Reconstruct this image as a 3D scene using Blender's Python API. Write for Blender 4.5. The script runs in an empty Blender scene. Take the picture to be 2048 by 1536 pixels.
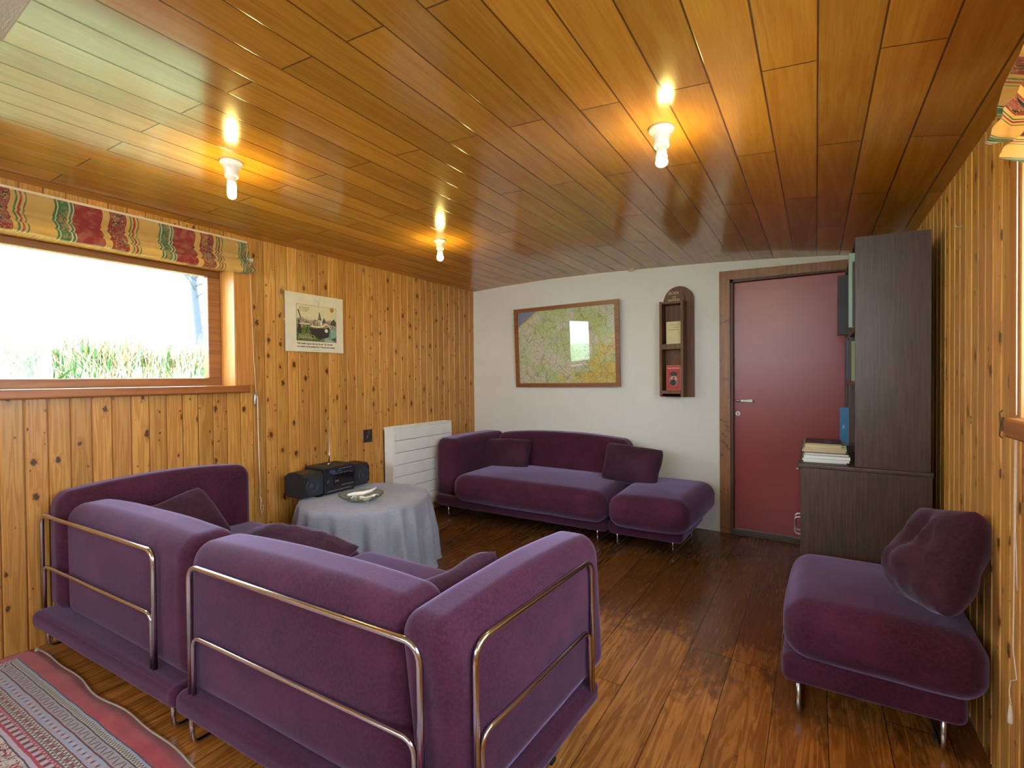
import bpy, bmesh, math, random
from math import sin, cos, pi, radians as R, floor as fl
from mathutils import Vector, Matrix, noise as mnoise

S = bpy.context.scene
COL = S.collection
random.seed(7)

# ------------------------------------------------------------------ camera
def cam_matrix(yaw, pitch, roll):
    f = Vector((-sin(yaw)*cos(pitch), cos(yaw)*cos(pitch), sin(pitch)))
    r = Vector((cos(yaw), sin(yaw), 0)); u = r.cross(f)
    r2 = r*cos(roll) + u*sin(roll); u2 = r2.cross(f)
    m = Matrix((r2, u2, -f)).transposed().to_4x4()
    m.translation = Vector((0, 0, 1.2))
    return m
cd = bpy.data.cameras.new('camera'); cam = bpy.data.objects.new('camera', cd)
COL.objects.link(cam); S.camera = cam
cd.sensor_width = 36; cd.lens = 955.5/2048*36; cd.clip_start = 0.02
cam.matrix_world = cam_matrix(.5665, -.0132, -.0091)

# ------------------------------------------------------------------ world, sun, exposure
S.view_settings.view_transform = 'Standard'; S.view_settings.look = 'None'
S.view_settings.gamma = 1; S.view_settings.use_curve_mapping = False
S.view_settings.exposure = 0.40
W = bpy.data.worlds.new('sky'); S.world = W; W.use_nodes = True
wn = W.node_tree; bg = wn.nodes['Background']
tc = wn.nodes.new('ShaderNodeTexCoord'); sx = wn.nodes.new('ShaderNodeSeparateXYZ')
cr = wn.nodes.new('ShaderNodeValToRGB')
wn.links.new(tc.outputs['Generated'], sx.inputs[0]); wn.links.new(sx.outputs[2], cr.inputs[0])
cr.color_ramp.elements[0].position = 0.0; cr.color_ramp.elements[0].color = (.84, .92, 1, 1)
cr.color_ramp.elements[1].position = .8; cr.color_ramp.elements[1].color = (.62, .78, 1, 1)
wn.links.new(cr.outputs[0], bg.inputs[0]); bg.inputs[1].default_value = 15.0
sun = bpy.data.lights.new('sun', 'SUN'); sun.energy = 2.5; sun.angle = R(6); sun.color = (1, .95, .86)
so = bpy.data.objects.new('sun', sun); COL.objects.link(so); so.rotation_euler = (R(52), 0, R(-8))

# ------------------------------------------------------------------ helpers: colour and nodes
def lin(r, g, b):
    f = lambda c: ((c/255+.055)/1.055)**2.4 if c > 10 else c/255/12.92
    return (f(r), f(g), f(b), 1)

class Mat:
    def __init__(s, name, rough=.5, color=(.5, .5, .5, 1), metal=0, spec=.5, coat=0, coat_rough=.1, sheen=0, sheen_tint=None, emit=None):
        s.m = bpy.data.materials.new(name); s.m.use_nodes = True; s.nt = s.m.node_tree
        s.b = s.nt.nodes['Principled BSDF']; s.b.inputs['Roughness'].default_value = rough
        s.b.inputs['Base Color'].default_value = color; s.b.inputs['Metallic'].default_value = metal
        s.b.inputs['Specular IOR Level'].default_value = spec
        s.b.inputs['Coat Weight'].default_value = coat; s.b.inputs['Coat Roughness'].default_value = coat_rough
        s.b.inputs['Sheen Weight'].default_value = sheen
        if sheen_tint: s.b.inputs['Sheen Tint'].default_value = sheen_tint
        if emit: s.b.inputs['Emission Color'].default_value = emit[0]; s.b.inputs['Emission Strength'].default_value = emit[1]
        s._p = None
    def n(s, typ, ins=(), out=0, **props):
        nd = s.nt.nodes.new(typ)
        for k, v in props.items(): setattr(nd, k, v)
        items = ins.items() if isinstance(ins, dict) else enumerate(ins)
        for k, v in items:
            if v is None: continue
            if isinstance(v, bpy.types.NodeSocket): s.nt.links.new(v, nd.inputs[k])
            else: nd.inputs[k].default_value = v
        return nd.outputs[out]
    def ma(s, op, a, b=None, c=None): return s.n('ShaderNodeMath', [a, b, c], operation=op)
    def add(s, a, b): return s.ma('ADD', a, b)
    def mul(s, a, b): return s.ma('MULTIPLY', a, b)
    def pos(s):
        if s._p is None:
            p = s.n('ShaderNodeTexCoord', out=3)
            nd = s.nt.nodes.new('ShaderNodeSeparateXYZ'); s.nt.links.new(p, nd.inputs[0])
            s._p = (nd.outputs[0], nd.outputs[1], nd.outputs[2], p)
        return s._p
    def v(s, x=0, y=0, z=0): return s.n('ShaderNodeCombineXYZ', [x, y, z])
    def noise(s, vec, scale=1, detail=3, rough=.55, dist=0):
        return s.n('ShaderNodeTexNoise', {'Vector': vec, 'Scale': scale, 'Detail': detail, 'Roughness': rough, 'Distortion': dist})
    def rand(s, x, y=0): return s.n('ShaderNodeTexWhiteNoise', {0: s.v(x, y, 0)}, noise_dimensions='3D')
    def ss(s, x, a, b): # smooth map
        return s.n('ShaderNodeMapRange', [x, a, b, 0, 1], interpolation_type='SMOOTHSTEP')
    def ramp(s, x, stops, interp='LINEAR'):
        nd = s.nt.nodes.new('ShaderNodeValToRGB'); cr = nd.color_ramp; cr.interpolation = interp
        while len(cr.elements) > 1: cr.elements.remove(cr.elements[-1])
        cr.elements[0].position = stops[0][0]; cr.elements[0].color = stops[0][1]
        for p, c in stops[1:]:
            e = cr.elements.new(p); e.color = c
        s.nt.links.new(x, nd.inputs[0]); return nd.outputs[0]
    def mix(s, f, a, b, blend='MIX'):
        nd = s.nt.nodes.new('ShaderNodeMix'); nd.data_type = 'RGBA'; nd.blend_type = blend
        for k, v in ((0, f), (6, a), (7, b)):
            if isinstance(v, bpy.types.NodeSocket): s.nt.links.new(v, nd.inputs[k])
            else: nd.inputs[k].default_value = v
        return nd.outputs[2]
    def col(s, c): s.nt.links.new(c, s.b.inputs['Base Color']); return s
    def rou(s, c): s.nt.links.new(c, s.b.inputs['Roughness']); return s
    def bump(s, h, strength=.3, dist=.002):
        nd = s.nt.nodes.new('ShaderNodeBump'); nd.inputs['Strength'].default_value = strength
        nd.inputs['Distance'].default_value = dist; s.nt.links.new(h, nd.inputs['Height'])
        s.nt.links.new(nd.outputs[0], s.b.inputs['Normal']); return s

def simple(name, rgb, rough=.5, **k):
    m = Mat(name, rough, lin(*rgb), **k)
    p = m.pos()[3]
    nz = m.noise(p, 9, 2)
    c = lin(*rgb)
    m.col(m.mix(nz, tuple(x*.88 for x in c[:3])+(1,), tuple(min(1, x*1.12) for x in c[:3])+(1,)))
    return m.m

# pine tongue-and-groove boards standing along axis `u` (0 = x, 1 = y), pitch w
def pine_mat(name, axis, w, u0, light, dark, knot, amount=.5):
    m = Mat(name, .36, spec=.45)
    x, y, z, p = m.pos(); u = (x, y)[axis]
    bi = m.ma('FLOOR', m.ma('DIVIDE', m.ma('SUBTRACT', u, u0), w))
    rb = m.rand(bi, 3.3); rb2 = m.rand(bi, 9.1)
    off = m.mul(rb, 37.0)
    # knots
    kv = m.v(m.ma('DIVIDE', u, .085), m.add(m.ma('DIVIDE', z, .15), off), m.mul(bi, 0))
    nd = m.nt.nodes.new('ShaderNodeTexVoronoi'); nd.voronoi_dimensions = '2D'; m.nt.links.new(kv, nd.inputs['Vector']); nd.inputs['Scale'].default_value = 1
    nd.inputs['Randomness'].default_value = .85
    dist, cellc = nd.outputs['Distance'], nd.outputs['Color']
    cs = m.nt.nodes.new('ShaderNodeSeparateColor'); m.nt.links.new(cellc, cs.inputs[0])
    rad = m.mul(m.ss(cs.outputs[0], 1-amount, 1.0), .15)
    kd = m.ma('DIVIDE', dist, m.add(rad, .0005))
    wob = m.mul(m.ma('SUBTRACT', m.noise(p, 75, 3), .5), 1.7)
    kd = m.add(kd, wob)
    kmask = m.ma('SUBTRACT', 1, m.ss(kd, .55, 1.15))
    v2 = m.nt.nodes.new('ShaderNodeTexVoronoi'); v2.voronoi_dimensions = '2D'; v2.inputs['Scale'].default_value = 1
    m.nt.links.new(m.v(m.ma('DIVIDE', u, .05), m.add(m.ma('DIVIDE', z, .075), m.mul(off, 1.7)), 0), v2.inputs['Vector'])
    c2 = m.nt.nodes.new('ShaderNodeSeparateColor'); m.nt.links.new(v2.outputs['Color'], c2.inputs[0])
    k2 = m.ma('SUBTRACT', 1, m.ss(m.add(m.ma('DIVIDE', v2.outputs['Distance'], m.add(m.mul(m.ss(c2.outputs[0], .72, 1.0), .13), .0005)), wob), .5, 1.2))
    kmask = m.ma('MAXIMUM', kmask, m.mul(k2, .85))
    halo = m.ma('SUBTRACT', 1, m.ss(kd, .9, 2.8))
    # grain: cathedral lines + fine streaks, bent around knots
    gv = m.v(m.add(m.mul(u, 26), m.mul(rb2, 50)), m.add(m.mul(z, 1.1), off), m.mul(rb, 5))
    g1 = m.noise(gv, 1, 2, .5, 0)
    g2 = m.ma('SINE', m.add(m.mul(g1, 46), m.mul(halo, 3)))
    gv2 = m.v(m.mul(u, 330), m.add(m.mul(z, 5), off), 0)
    g3 = m.noise(gv2, 1, 3, .6)
    g = m.add(m.mul(m.add(m.mul(g2, .5), .5), .5), m.mul(g3, .5))
    c = m.mix(m.mul(m.ss(g, .2, .9), .8), light, dark)
    tone = m.add(.78, m.mul(rb2, .34))
    c = m.mix(1.0, c, m.n('ShaderNodeCombineColor', [tone, m.mul(tone, m.add(.95, m.mul(rb, .07))), tone]), 'MULTIPLY')
    big = m.noise(m.v(m.mul(u, 3), m.mul(z, 1.2), off), 1, 2)
    c = m.mix(m.mul(m.ss(big, .45, .75), .3), c, tuple(d*1.02 for d in dark[:3])+(1,))
    c = m.mix(m.mul(halo, .45), c, dark)
    c = m.mix(m.mul(kmask, .93), c, knot)
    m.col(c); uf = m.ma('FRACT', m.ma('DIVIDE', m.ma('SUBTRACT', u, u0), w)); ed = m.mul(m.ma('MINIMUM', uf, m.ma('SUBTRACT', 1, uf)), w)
    bev_highlight = m.mul(m.ma('SUBTRACT', 1, m.ss(ed, .004, .0065)), m.ss(ed, .0012, .0028)); gap = m.ma('SUBTRACT', 1, m.ss(ed, .0010, .0024))
    c = m.mix(m.mul(bev_highlight, .55), c, tuple(min(1, q*1.35) for q in light[:3])+(1,)); c = m.mix(m.mul(gap, .8), c, tuple(q*.25 for q in dark[:3])+(1,)); m.col(c)  # light band: bevel highlight painted into the board colour; dark line: real gap
    m.rou(m.add(.30, m.mul(g3, .12)))
    m.bump(g, .08, .001)
    return m.m

def plank_mat(name, axis_long, w, u0, L, offs, cols, rough, skew=0, grain=1.0, groove=None, coat=0, stain=None, jointw=.0013, spec=.5, gb=.12, rv=.10, rw=.45):
    """boards lying along world Y; u is X"""
    m = Mat(name, rough, spec=spec, coat=coat, coat_rough=.05)
    x, y, z, p = m.pos()
    us = m.ma('DIVIDE', m.ma('SUBTRACT', x, u0), w)
    bi = m.ma('FLOOR', us); uf = m.ma('SUBTRACT', us, bi)
    rb = m.rand(bi, 1.7)
    par = m.ma('SUBTRACT', bi, m.mul(m.ma('FLOOR', m.mul(bi, .5)), 2))
    yo = m.ma('SUBTRACT', y, m.add(offs[0], m.mul(x, skew)))
    if offs[1] is None: yo = m.add(yo, m.mul(rb, L))
    else: yo = m.ma('SUBTRACT', yo, m.mul(par, offs[1]))
    ys = m.ma('DIVIDE', yo, L); si = m.ma('FLOOR', ys); yf = m.ma('SUBTRACT', ys, si)
    r1 = m.rand(m.add(bi, m.mul(si, 17.3)), 4.2); r2 = m.rand(m.add(bi, m.mul(si, 31.1)), 8.8)
    gv = m.v(m.add(m.mul(x, 18*grain), m.mul(r1, 60)), m.add(m.mul(y, 1.3*grain), m.mul(r2, 40)), 0)
    g1 = m.noise(gv, 1, 3, .55, .6)
    rings = m.add(m.mul(m.ma('SINE', m.mul(g1, 38)), .5), .5)
    g3 = m.noise(m.v(m.mul(x, 240), m.mul(y, 9), r1), 1, 3, .65)
    g = m.add(m.mul(rings, rw), m.mul(g3, 1-rw))
    c = m.mix(m.ss(g, .2, .8), cols[0], cols[1])
    blot = m.noise(m.v(m.mul(x, 7), m.mul(y, 3), m.mul(r2, 20)), 1, 4, .6)
    c = m.mix(m.mul(m.ss(blot, .42, .72), .45), c, cols[1])
    if stain: c = stain(m, c, x, y, bi, r1, r2, g)
    t = m.add(.80, m.mul(r1, .34))
    c = m.mix(1.0, c, m.n('ShaderNodeCombineColor', [t, t, t]), 'MULTIPLY')
    ed = m.ma('MINIMUM', uf, m.ma('SUBTRACT', 1, uf)); ed = m.mul(ed, w)
    je = m.mul(m.ma('MINIMUM', yf, m.ma('SUBTRACT', 1, yf)), L)
    line = m.ma('MAXIMUM', m.ma('SUBTRACT', 1, m.ss(ed, jointw*.5, jointw*1.3)), m.ma('SUBTRACT', 1, m.ss(je, jointw*.45, jointw*1.1)))
    c = m.mix(m.mul(line, .85), c, groove)
    m.col(c)
    h = m.add(m.mul(g, gb), m.mul(m.ma('SUBTRACT', 1, line), 1))
    m.bump(h, .35, .0015)
    m.rou(m.add(rough-rv*.5, m.mul(g3, rv)))
    return m.m

# ------------------------------------------------------------------ helpers: objects
def link(name, me, mat=None, parent=None):
    o = bpy.data.objects.new(name, me); COL.objects.link(o)
    if mat is not None:
        for mm in (mat if isinstance(mat, (list, tuple)) else [mat]): me.materials.append(mm)
    if parent: o.parent = parent
    return o
def tag(o, label=None, cat=None, group=None, kind=None):
    if label: o['label'] = label
    if cat: o['category'] = cat
    if group: o['group'] = group
    if kind: o['kind'] = kind
    return o
def thing(name, label, cat, group=None):
    o = bpy.data.objects.new(name, None); COL.objects.link(o); o.empty_display_size = .05
    return tag(o, label, cat, group)
ROOTS = []
def obj(name, bm, mat=None, parent=None, smooth=False, sharp=None):
    me = bpy.data.meshes.new(name); bmesh.ops.recalc_face_normals(bm, faces=bm.faces[:]) if not getattr(bm, 'nr', 0) and NORM[0] else None
    bm.to_mesh(me); bm.free()
    if smooth:
        for p in me.polygons: p.use_smooth = True
        if sharp: me.set_sharp_from_angle(angle=R(sharp))
    return link(name, me, mat, parent)
NORM = [True]
def split(name, bm, mat=None, parent=None, **k):
    """one object per separate piece of the mesh"""
    bm.verts.ensure_lookup_table(); seen = set(); out = []
    for v in bm.verts:
        if v in seen: continue
        st = [v]; isl = {v}
        while st:
            q = st.pop()
            for e in q.link_edges:
                o2 = e.other_vert(q)
                if o2 not in isl: isl.add(o2); st.append(o2)
        seen |= isl; t = bmesh.new(); mp = {}
        for q in isl: mp[q] = t.verts.new(q.co)
        fs = {f for q in isl for f in q.link_faces}
        for f in fs:
            g = t.faces.new([mp[q] for q in f.verts]); g.smooth = f.smooth; g.material_index = f.material_index
        out.append(obj(name, t, mat, parent, **k))
    bm.free(); return out
def B(): return bmesh.new()
def box(bm, x0, x1, y0, y1, z0, z1, mi=0, M=None):
    vs = [bm.verts.new((x, y, z)) for x in (x0, x1) for y in (y0, y1) for z in (z0, z1)]
    for q in ((0,1,3,2),(4,6,7,5),(0,4,5,1),(2,3,7,6),(0,2,6,4),(1,5,7,3)):
        f = bm.faces.new([vs[i] for i in q]); f.material_index = mi
    if M is not None:
        for v in vs: v.co = M @ v.co
    return vs
def bbox(bm, x0, x1, y0, y1, z0, z1, r=.004, seg=2, mi=0, M=None):
    t = B(); box(t, x0, x1, y0, y1, z0, z1)
    bmesh.ops.bevel(t, geom=t.edges[:], offset=r, segments=seg, affect='EDGES', profile=.6)
    merge(bm, t, mi, M)
def merge(bm, t, mi=0, M=None):
    mp = {}
    for v in t.verts: mp[v] = bm.verts.new(M @ v.co if M is not None else v.co)
    for f in t.faces:
        try: g = bm.faces.new([mp[v] for v in f.verts]); g.material_index = mi if mi is not None else f.material_index; g.smooth = f.smooth
        except ValueError: pass
    t.free()
def tube(bm, pts, r, seg=10, mi=0, caps=True, taper=None):
    pts = [Vector(p) for p in pts]; rings = []
    up = None
    for i, p in enumerate(pts):
        a = pts[max(i-1, 0)]; b = pts[min(i+1, len(pts)-1)]
        d = (b-a).normalized()
        if up is None:
            up = Vector((0, 0, 1)) if abs(d.z) < .9 else Vector((1, 0, 0))
        s1 = d.cross(up).normalized(); up = s1.cross(d).normalized()
        rr = r*(taper[i] if taper else 1)
        rings.append([bm.verts.new(p + (s1*cos(2*pi*k/seg)+up*sin(2*pi*k/seg))*rr) for k in range(seg)])
    for A, Bq in zip(rings, rings[1:]):
        for k in range(seg):
            f = bm.faces.new((A[k], A[(k+1) % seg], Bq[(k+1) % seg], Bq[k])); f.smooth = True; f.material_index = mi
    if caps:
        for A in (rings[0], rings[-1]):
            f = bm.faces.new(A); f.material_index = mi
def rounded(pts, r, n=6):
    pts = [Vector(p) for p in pts]; out = [pts[0]]
    for i in range(1, len(pts)-1):
        a, b, c = pts[i-1], pts[i], pts[i+1]
        u = (a-b).normalized(); w = (c-b).normalized()
        p0 = b+u*r; p1 = b+w*r
        for k in range(n+1):
            t = k/n; out.append(p0*(1-t)**2 + b*2*t*(1-t) + p1*t*t)
    out.append(pts[-1]); return out
def lathe(bm, prof, seg=32, c=(0, 0, 0), mi=0, axis='z'):
    rings = []
    for (r, z) in prof:
        ring = []
        for k in range(seg):
            a = 2*pi*k/seg
            if axis == 'z': co = (c[0]+r*cos(a), c[1]+r*sin(a), c[2]+z)
            elif axis == 'x': co = (c[0]+z, c[1]+r*cos(a), c[2]+r*sin(a))
            else: co = (c[0]+r*cos(a), c[1]+z, c[2]+r*sin(a))
            ring.append(bm.verts.new(co))
        rings.append(ring)
    for A, Bq in zip(rings, rings[1:]):
        for k in range(seg):
            f = bm.faces.new((A[k], A[(k+1) % seg], Bq[(k+1) % seg], Bq[k])); f.smooth = True; f.material_index = mi
    for A in (rings[0], rings[-1]):
        f = bm.faces.new(A); f.material_index = mi
def poly(bm, pts, mi=0):
    f = bm.faces.new([bm.verts.new(p) for p in pts]); f.material_index = mi; return f
def prism(bm, pts, d, mi=0):
    """extrude planar polygon pts by vector d"""
    d = Vector(d); a = [bm.verts.new(Vector(p)) for p in pts]; b = [bm.verts.new(Vector(p)+d) for p in pts]
    for f in (a, b): bm.faces.new(f).material_index = mi
    for i in range(len(a)):
        j = (i+1) % len(a); bm.faces.new((a[i], a[j], b[j], b[i])).material_index = mi

# soft upholstery block: rounded box over a floor quad (4 corners ccw: near-left, near-right, far-right, far-left)
def softbox(q, z0, z1, r, rt=None, rb=None, bulge=(0, 0, 0), crown=0, n=26, wr=.003, seed=0, shear=(0, 0), sag=0):
    bm = B(); rt = rt or r; rb = rb or r
    q = [Vector((a[0], a[1])) for a in q]
    uvl = bm.loops.layers.uv.new('weave')
    Lx = ((q[1]-q[0]).length+(q[2]-q[3]).length)/2; Ly = ((q[3]-q[0]).length+(q[2]-q[1]).length)/2; Lz = z1-z0
    bmesh.ops.create_cube(bm, size=1)
    bmesh.ops.subdivide_edges(bm, edges=bm.edges[:], cuts=n, use_grid_fill=True)
    H = (Lx/2, Ly/2, Lz/2)
    for f in bm.faces: f.normal_update()
    axs = {f: max(range(3), key=lambda i: abs(f.normal[i])) for f in bm.faces}
    for f in bm.faces:
        o_ = [i for i in range(3) if i != axs[f]]
        for l in f.loops: l[uvl].uv = (l.vert.co[o_[0]]*H[o_[0]]*2, l.vert.co[o_[1]]*H[o_[1]]*2)
    def dens(t, h, rr):  # concentrate verts near the ends
        f = abs(t)*2; s = 1 if t > 0 else -1
        e = min(.45, 1.25*rr/h) ; k = .62
        return s*h*((f/k)*(1-e) if f < k else (1-e)+(f-k)/(1-k)*e)
    for v in bm.verts:
        c = [dens(v.co[i], H[i], r) for i in range(3)]
        rz = rt if c[2] > 0 else rb
        rr = (min(r, H[0]*.98), min(r, H[1]*.98), min(rz, H[2]*.98))
        inn = [max(-(H[i]-rr[i]), min(H[i]-rr[i], c[i])) for i in range(3)]
        d = [(c[i]-inn[i])/rr[i] for i in range(3)]
        L = math.sqrt(sum(a*a for a in d)); mx = max(abs(a) for a in d)
        if L > 1e-9:
            d = [a/L*mx for a in d]; 
        c = [inn[i]+d[i]*rr[i] for i in range(3)]
        s = [c[i]/H[i] for i in range(3)]
        w = [(1-min(1, abs(a))**2) for a in s]
        c[0] += s[0]*bulge[0]*w[1]*w[2]; c[1] += s[1]*bulge[1]*w[0]*w[2]
        c[2] += bulge[2]*w[0]*w[1]*(s[2] if s[2] < 0 else s[2]) - (sag*w[0]*w[1] if s[2] > 0 else 0)
        c[2] += crown*w[0]*(1+s[2])/2 if Lx > Ly else crown*w[1]*(1+s[2])/2
        P = Vector((c[0], c[1], c[2])) + Vector((seed*3.1, seed, 0))
        nz = mnoise.noise(P*3)*.8 + mnoise.noise(P*8)*.25
        for i in range(3): c[i] += d[i]*nz*wr if L > 1e-9 else 0
        u = (c[0]/Lx+.5); t = (c[1]/Ly+.5)
        P2 = q[0]*(1-u)*(1-t)+q[1]*u*(1-t)+q[2]*u*t+q[3]*(1-u)*t
        zz = (z0+z1)/2+c[2]
        v.co = (P2.x+shear[0]*(zz-z0), P2.y+shear[1]*(zz-z0), zz)
    for f in bm.faces: f.smooth = True
    return bm

def pillow(w, h, t, seed=0, n=22, wr=.012, dent=0, pinch=.05, p=3.0):
    bm = B(); top = {}; bot = {}; uvl = bm.loops.layers.uv.new('weave')
    for i in range(n+1):
        for j in range(n+1):
            a = -cos(pi*i/n); b = -cos(pi*j/n)
            a = .55*a+.45*(2*i/n-1); b = .55*b+.45*(2*j/n-1)
            x = a*w/2*(1-pinch*(1-b*b)*abs(a)); y = b*h/2*(1-pinch*(1-a*a)*abs(b))
            rc = 1-.075*(a*a*b*b)**1.5; wv = 1+.035*mnoise.noise(Vector((a*2.2+seed, b*2.2, 7.7)))
            x *= rc*wv; y *= rc*wv
            k = max(0, (1-abs(a)**p))*max(0, (1-abs(b)**p)); th = t/2*k**.5
            q = Vector((a*1.7+seed*4.7, b*1.7, seed))
            nz = mnoise.noise(q*1.3)*wr*1.2+abs(mnoise.noise(q*2.6))*wr
            z1 = th + nz*k - dent*k*math.exp(-((a)**2*9+(b-.5)**2*3))
            z2 = -th + nz*k*.5
            # slight sag of the whole sheet
            bend = mnoise.noise(Vector((a*.8, b*.8, seed+9)))*wr*2
            edge = i in (0, n) or j in (0, n)
            vt = bm.verts.new((x, y, (0 if edge else z1)+bend)); top[i, j] = vt
            bot[i, j] = vt if edge else bm.verts.new((x, y, z2+bend))
    for i in range(n):
        for j in range(n):
            f = bm.faces.new((top[i, j], top[i+1, j], top[i+1, j+1], top[i, j+1])); f.smooth = True
            f = bm.faces.new((bot[i, j], bot[i, j+1], bot[i+1, j+1], bot[i+1, j])); f.smooth = True
    for f in bm.faces:
        for l in f.loops: l[uvl].uv = (l.vert.co.x, l.vert.co.y)
    return bm
def frame3(c, right, up):
    x = Vector(right).normalized(); y = Vector(up); y = (y-x*y.dot(x)).normalized(); z = x.cross(y)
    m = Matrix((x, y, z)).transposed().to_4x4(); m.translation = Vector(c); return m

def text(name, s, size, M, mat, parent, ext=.0002, align='LEFT', spacing=1, line=1, squeeze=1, shear=0, bold=0):
    cu = bpy.data.curves.new(name, 'FONT'); cu.body = s; cu.size = size; cu.extrude = ext; cu.align_x = align
    cu.space_character = spacing; cu.space_line = line; cu.shear = shear; cu.resolution_u = 3; cu.offset = bold
    t = bpy.data.objects.new('t', cu); COL.objects.link(t)
    dg = bpy.context.evaluated_depsgraph_get(); dg.update()
    me = bpy.data.meshes.new_from_object(t.evaluated_get(dg))
    bpy.data.objects.remove(t)
    me.name = name; me.materials.clear(); me.transform(M @ Matrix.Diagonal((squeeze, 1, 1, 1)))
    return link(name, me, mat, parent)

# ------------------------------------------------------------------ materials
P_LIGHT = lin(204, 150, 76); P_DARK = lin(172, 110, 42); P_KNOT = lin(66, 34, 18)
XL, XR, YF, YB = -2.976, .452, 3.95, -2.3
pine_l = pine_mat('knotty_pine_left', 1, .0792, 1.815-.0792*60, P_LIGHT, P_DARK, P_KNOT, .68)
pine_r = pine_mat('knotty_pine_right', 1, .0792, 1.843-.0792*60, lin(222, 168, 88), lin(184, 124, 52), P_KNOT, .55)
pine_b = pine_mat('knotty_pine_back', 0, .0792, 0, P_LIGHT, P_DARK, P_KNOT, .4)
ceil_m = plank_mat('veneer_ceiling_panels', 1, .131, -.126-.131*40, 1.135, (1.50-1.135*20, .555), (lin(188, 134, 48), lin(170, 110, 34)), .15, skew=.075, groove=lin(60, 34, 14), jointw=.0028, grain=.5, spec=.6, gb=.0, rv=.03, rw=.22)
def floor_stain(m, c, x, y, bi, r1, r2, g):
    # the old dark finish, worn through to bare oak towards the open side of the room
    n1 = m.noise(m.v(m.mul(x, 4), m.mul(y, 2.2), 3), 1, 5, .7)
    n2 = m.noise(m.v(m.mul(x, 45), m.mul(y, 14), 7), 1, 3, .6)
    k = m.add(m.add(m.mul(m.ma('SUBTRACT', y, 2.0), 1.5), m.mul(m.ma('SUBTRACT', r1, .5), .9)), m.add(m.mul(m.ma('SUBTRACT', n1, .5), 2.4), m.mul(m.ma('SUBTRACT', n2, .5), 1.2)))
    k = m.ss(k, -.15, .35)
    dark = m.mix(g, lin(122, 78, 42), lin(88, 54, 28))
    dark = m.mix(m.mul(m.ss(n1, .5, .68), .65), dark, lin(128, 70, 24))
    spots = m.ss(n2, .58, .72)
    c = m.mix(m.mul(spots, .45), c, lin(92, 50, 20))
    return m.mix(m.mul(k, .95), c, dark)
floor_m = plank_mat('worn_oak_floor', 1, .168, -.134-.168*40, 1.5, (0, None), (lin(190, 124, 56), lin(146, 86, 34)), .26, groove=lin(30, 16, 8), stain=floor_stain, grain=1.1, jointw=.0016, spec=.5, gb=.05)

def plaster():
    m = Mat('white_plaster', .75, spec=.3); p = m.pos()[3]
    n = m.noise(p, 3, 4); n2 = m.noise(p, 160, 3)
    m.col(m.mix(n, lin(214, 209, 200), lin(226, 222, 214))); m.bump(m.add(m.noise(p, 30, 3), m.mul(n2, .5)), .25, .002)
    return m.m
plaster_m = plaster()
def wood(name, a, b, axis=2, rough=.4, s=1.0, knots=False):
    m = Mat(name, rough); x, y, z, p = m.pos(); v = [m.mul(q, 60*s) for q in (x, y, z)]
    v[axis] = m.mul((x, y, z)[axis], 2.2*s)
    n = m.noise(m.v(*v), 1, 4, .6, .4); n2 = m.noise(p, 4, 3)
    c = m.mix(m.ss(n, .3, .7), lin(*a), lin(*b)); c = m.mix(m.mul(n2, .35), c, lin(*b))
    if knots:
        zz = m.noise(m.v(m.mul(x, 9), m.mul(y, 9), m.mul(z, 16)), 1, 2, .5, 1.5)
        c = m.mix(m.mul(m.ss(zz, .60, .68), .6), c, lin(60, 30, 12))
    m.col(c); m.bump(n, .12, .001); return m.m
frame_wood = wood('window_hardwood', (166, 110, 56), (130, 82, 40), 1)
sill_wood = wood('oak_sill', (172, 106, 48), (142, 80, 34), 1)
casing_wood = wood('pine_casing', (206, 146, 72), (182, 116, 50), 2)
door_trim_wood = wood('stained_door_casing', (160, 106, 56), (126, 78, 40), 2, knots=True)
dark_wood = wood('dark_stained_oak', (82, 60, 46), (56, 38, 27), 2, .42, 3.0)
shelf_wood = wood('old_brown_wood', (128, 84, 50), (88, 54, 32), 2, .6)
map_frame_wood = wood('teak_picture_frame', (150, 92, 46), (124, 70, 32), 0, .4)
def door_paint():
    m = Mat('red_door_paint', .3, spec=.5); x, y, z, p = m.pos()
    n = m.noise(m.v(m.mul(x, 8), 0, m.mul(z, 200)), 1, 3); n2 = m.noise(m.v(m.mul(x, 3), 0, m.mul(z, 14)), 1, 3)
    m.col(m.mix(n2, lin(142, 50, 46), lin(158, 60, 54))); m.bump(m.add(m.mul(n, .5), n2), .18, .002)
    m.rou(m.add(.24, m.mul(n, .14))); return m.m
door_m = door_paint()
def fabric(name, a, b, cell=.0046, sheen=.5, st=(.75, .6, .8, 1), depth=.0010, bs=.5):
    m = Mat(name, .88, spec=.2, sheen=sheen, sheen_tint=st); x, y, z, p = m.pos()
    k = 2*pi/cell
    us = m.nt.nodes.new('ShaderNodeSeparateXYZ'); m.nt.links.new(m.n('ShaderNodeTexCoord', out=2), us.inputs[0])
    w = m.add(m.mul(m.mul(m.ma('SINE', m.mul(us.outputs[0], k)), m.ma('SINE', m.mul(us.outputs[1], k))), .5), .5); nn = m.noise(p, 260, 2); big = m.noise(p, 5, 3)
    vo = m.n('ShaderNodeTexVoronoi', {'Vector': p, 'Scale': .5/cell})
    f = m.add(m.add(m.mul(m.ma('SUBTRACT', 1, vo), .22), m.mul(nn, .25)), m.mul(w, .5))
    c = m.mix(m.ss(f, .25, .75), lin(*b), lin(*a)); c = m.mix(m.mul(m.ss(big, .45, .7), .35), c, lin(*[min(255, int(q*1.15)) for q in a]))
    m.col(c); m.bump(f, bs, depth); m.b.inputs['Sheen Roughness'].default_value = .4
    return m.m
purple = fabric('aubergine_woven_upholstery', (86, 36, 58), (38, 13, 26), sheen=.42, st=(.76, .6, 1, 1))
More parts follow.
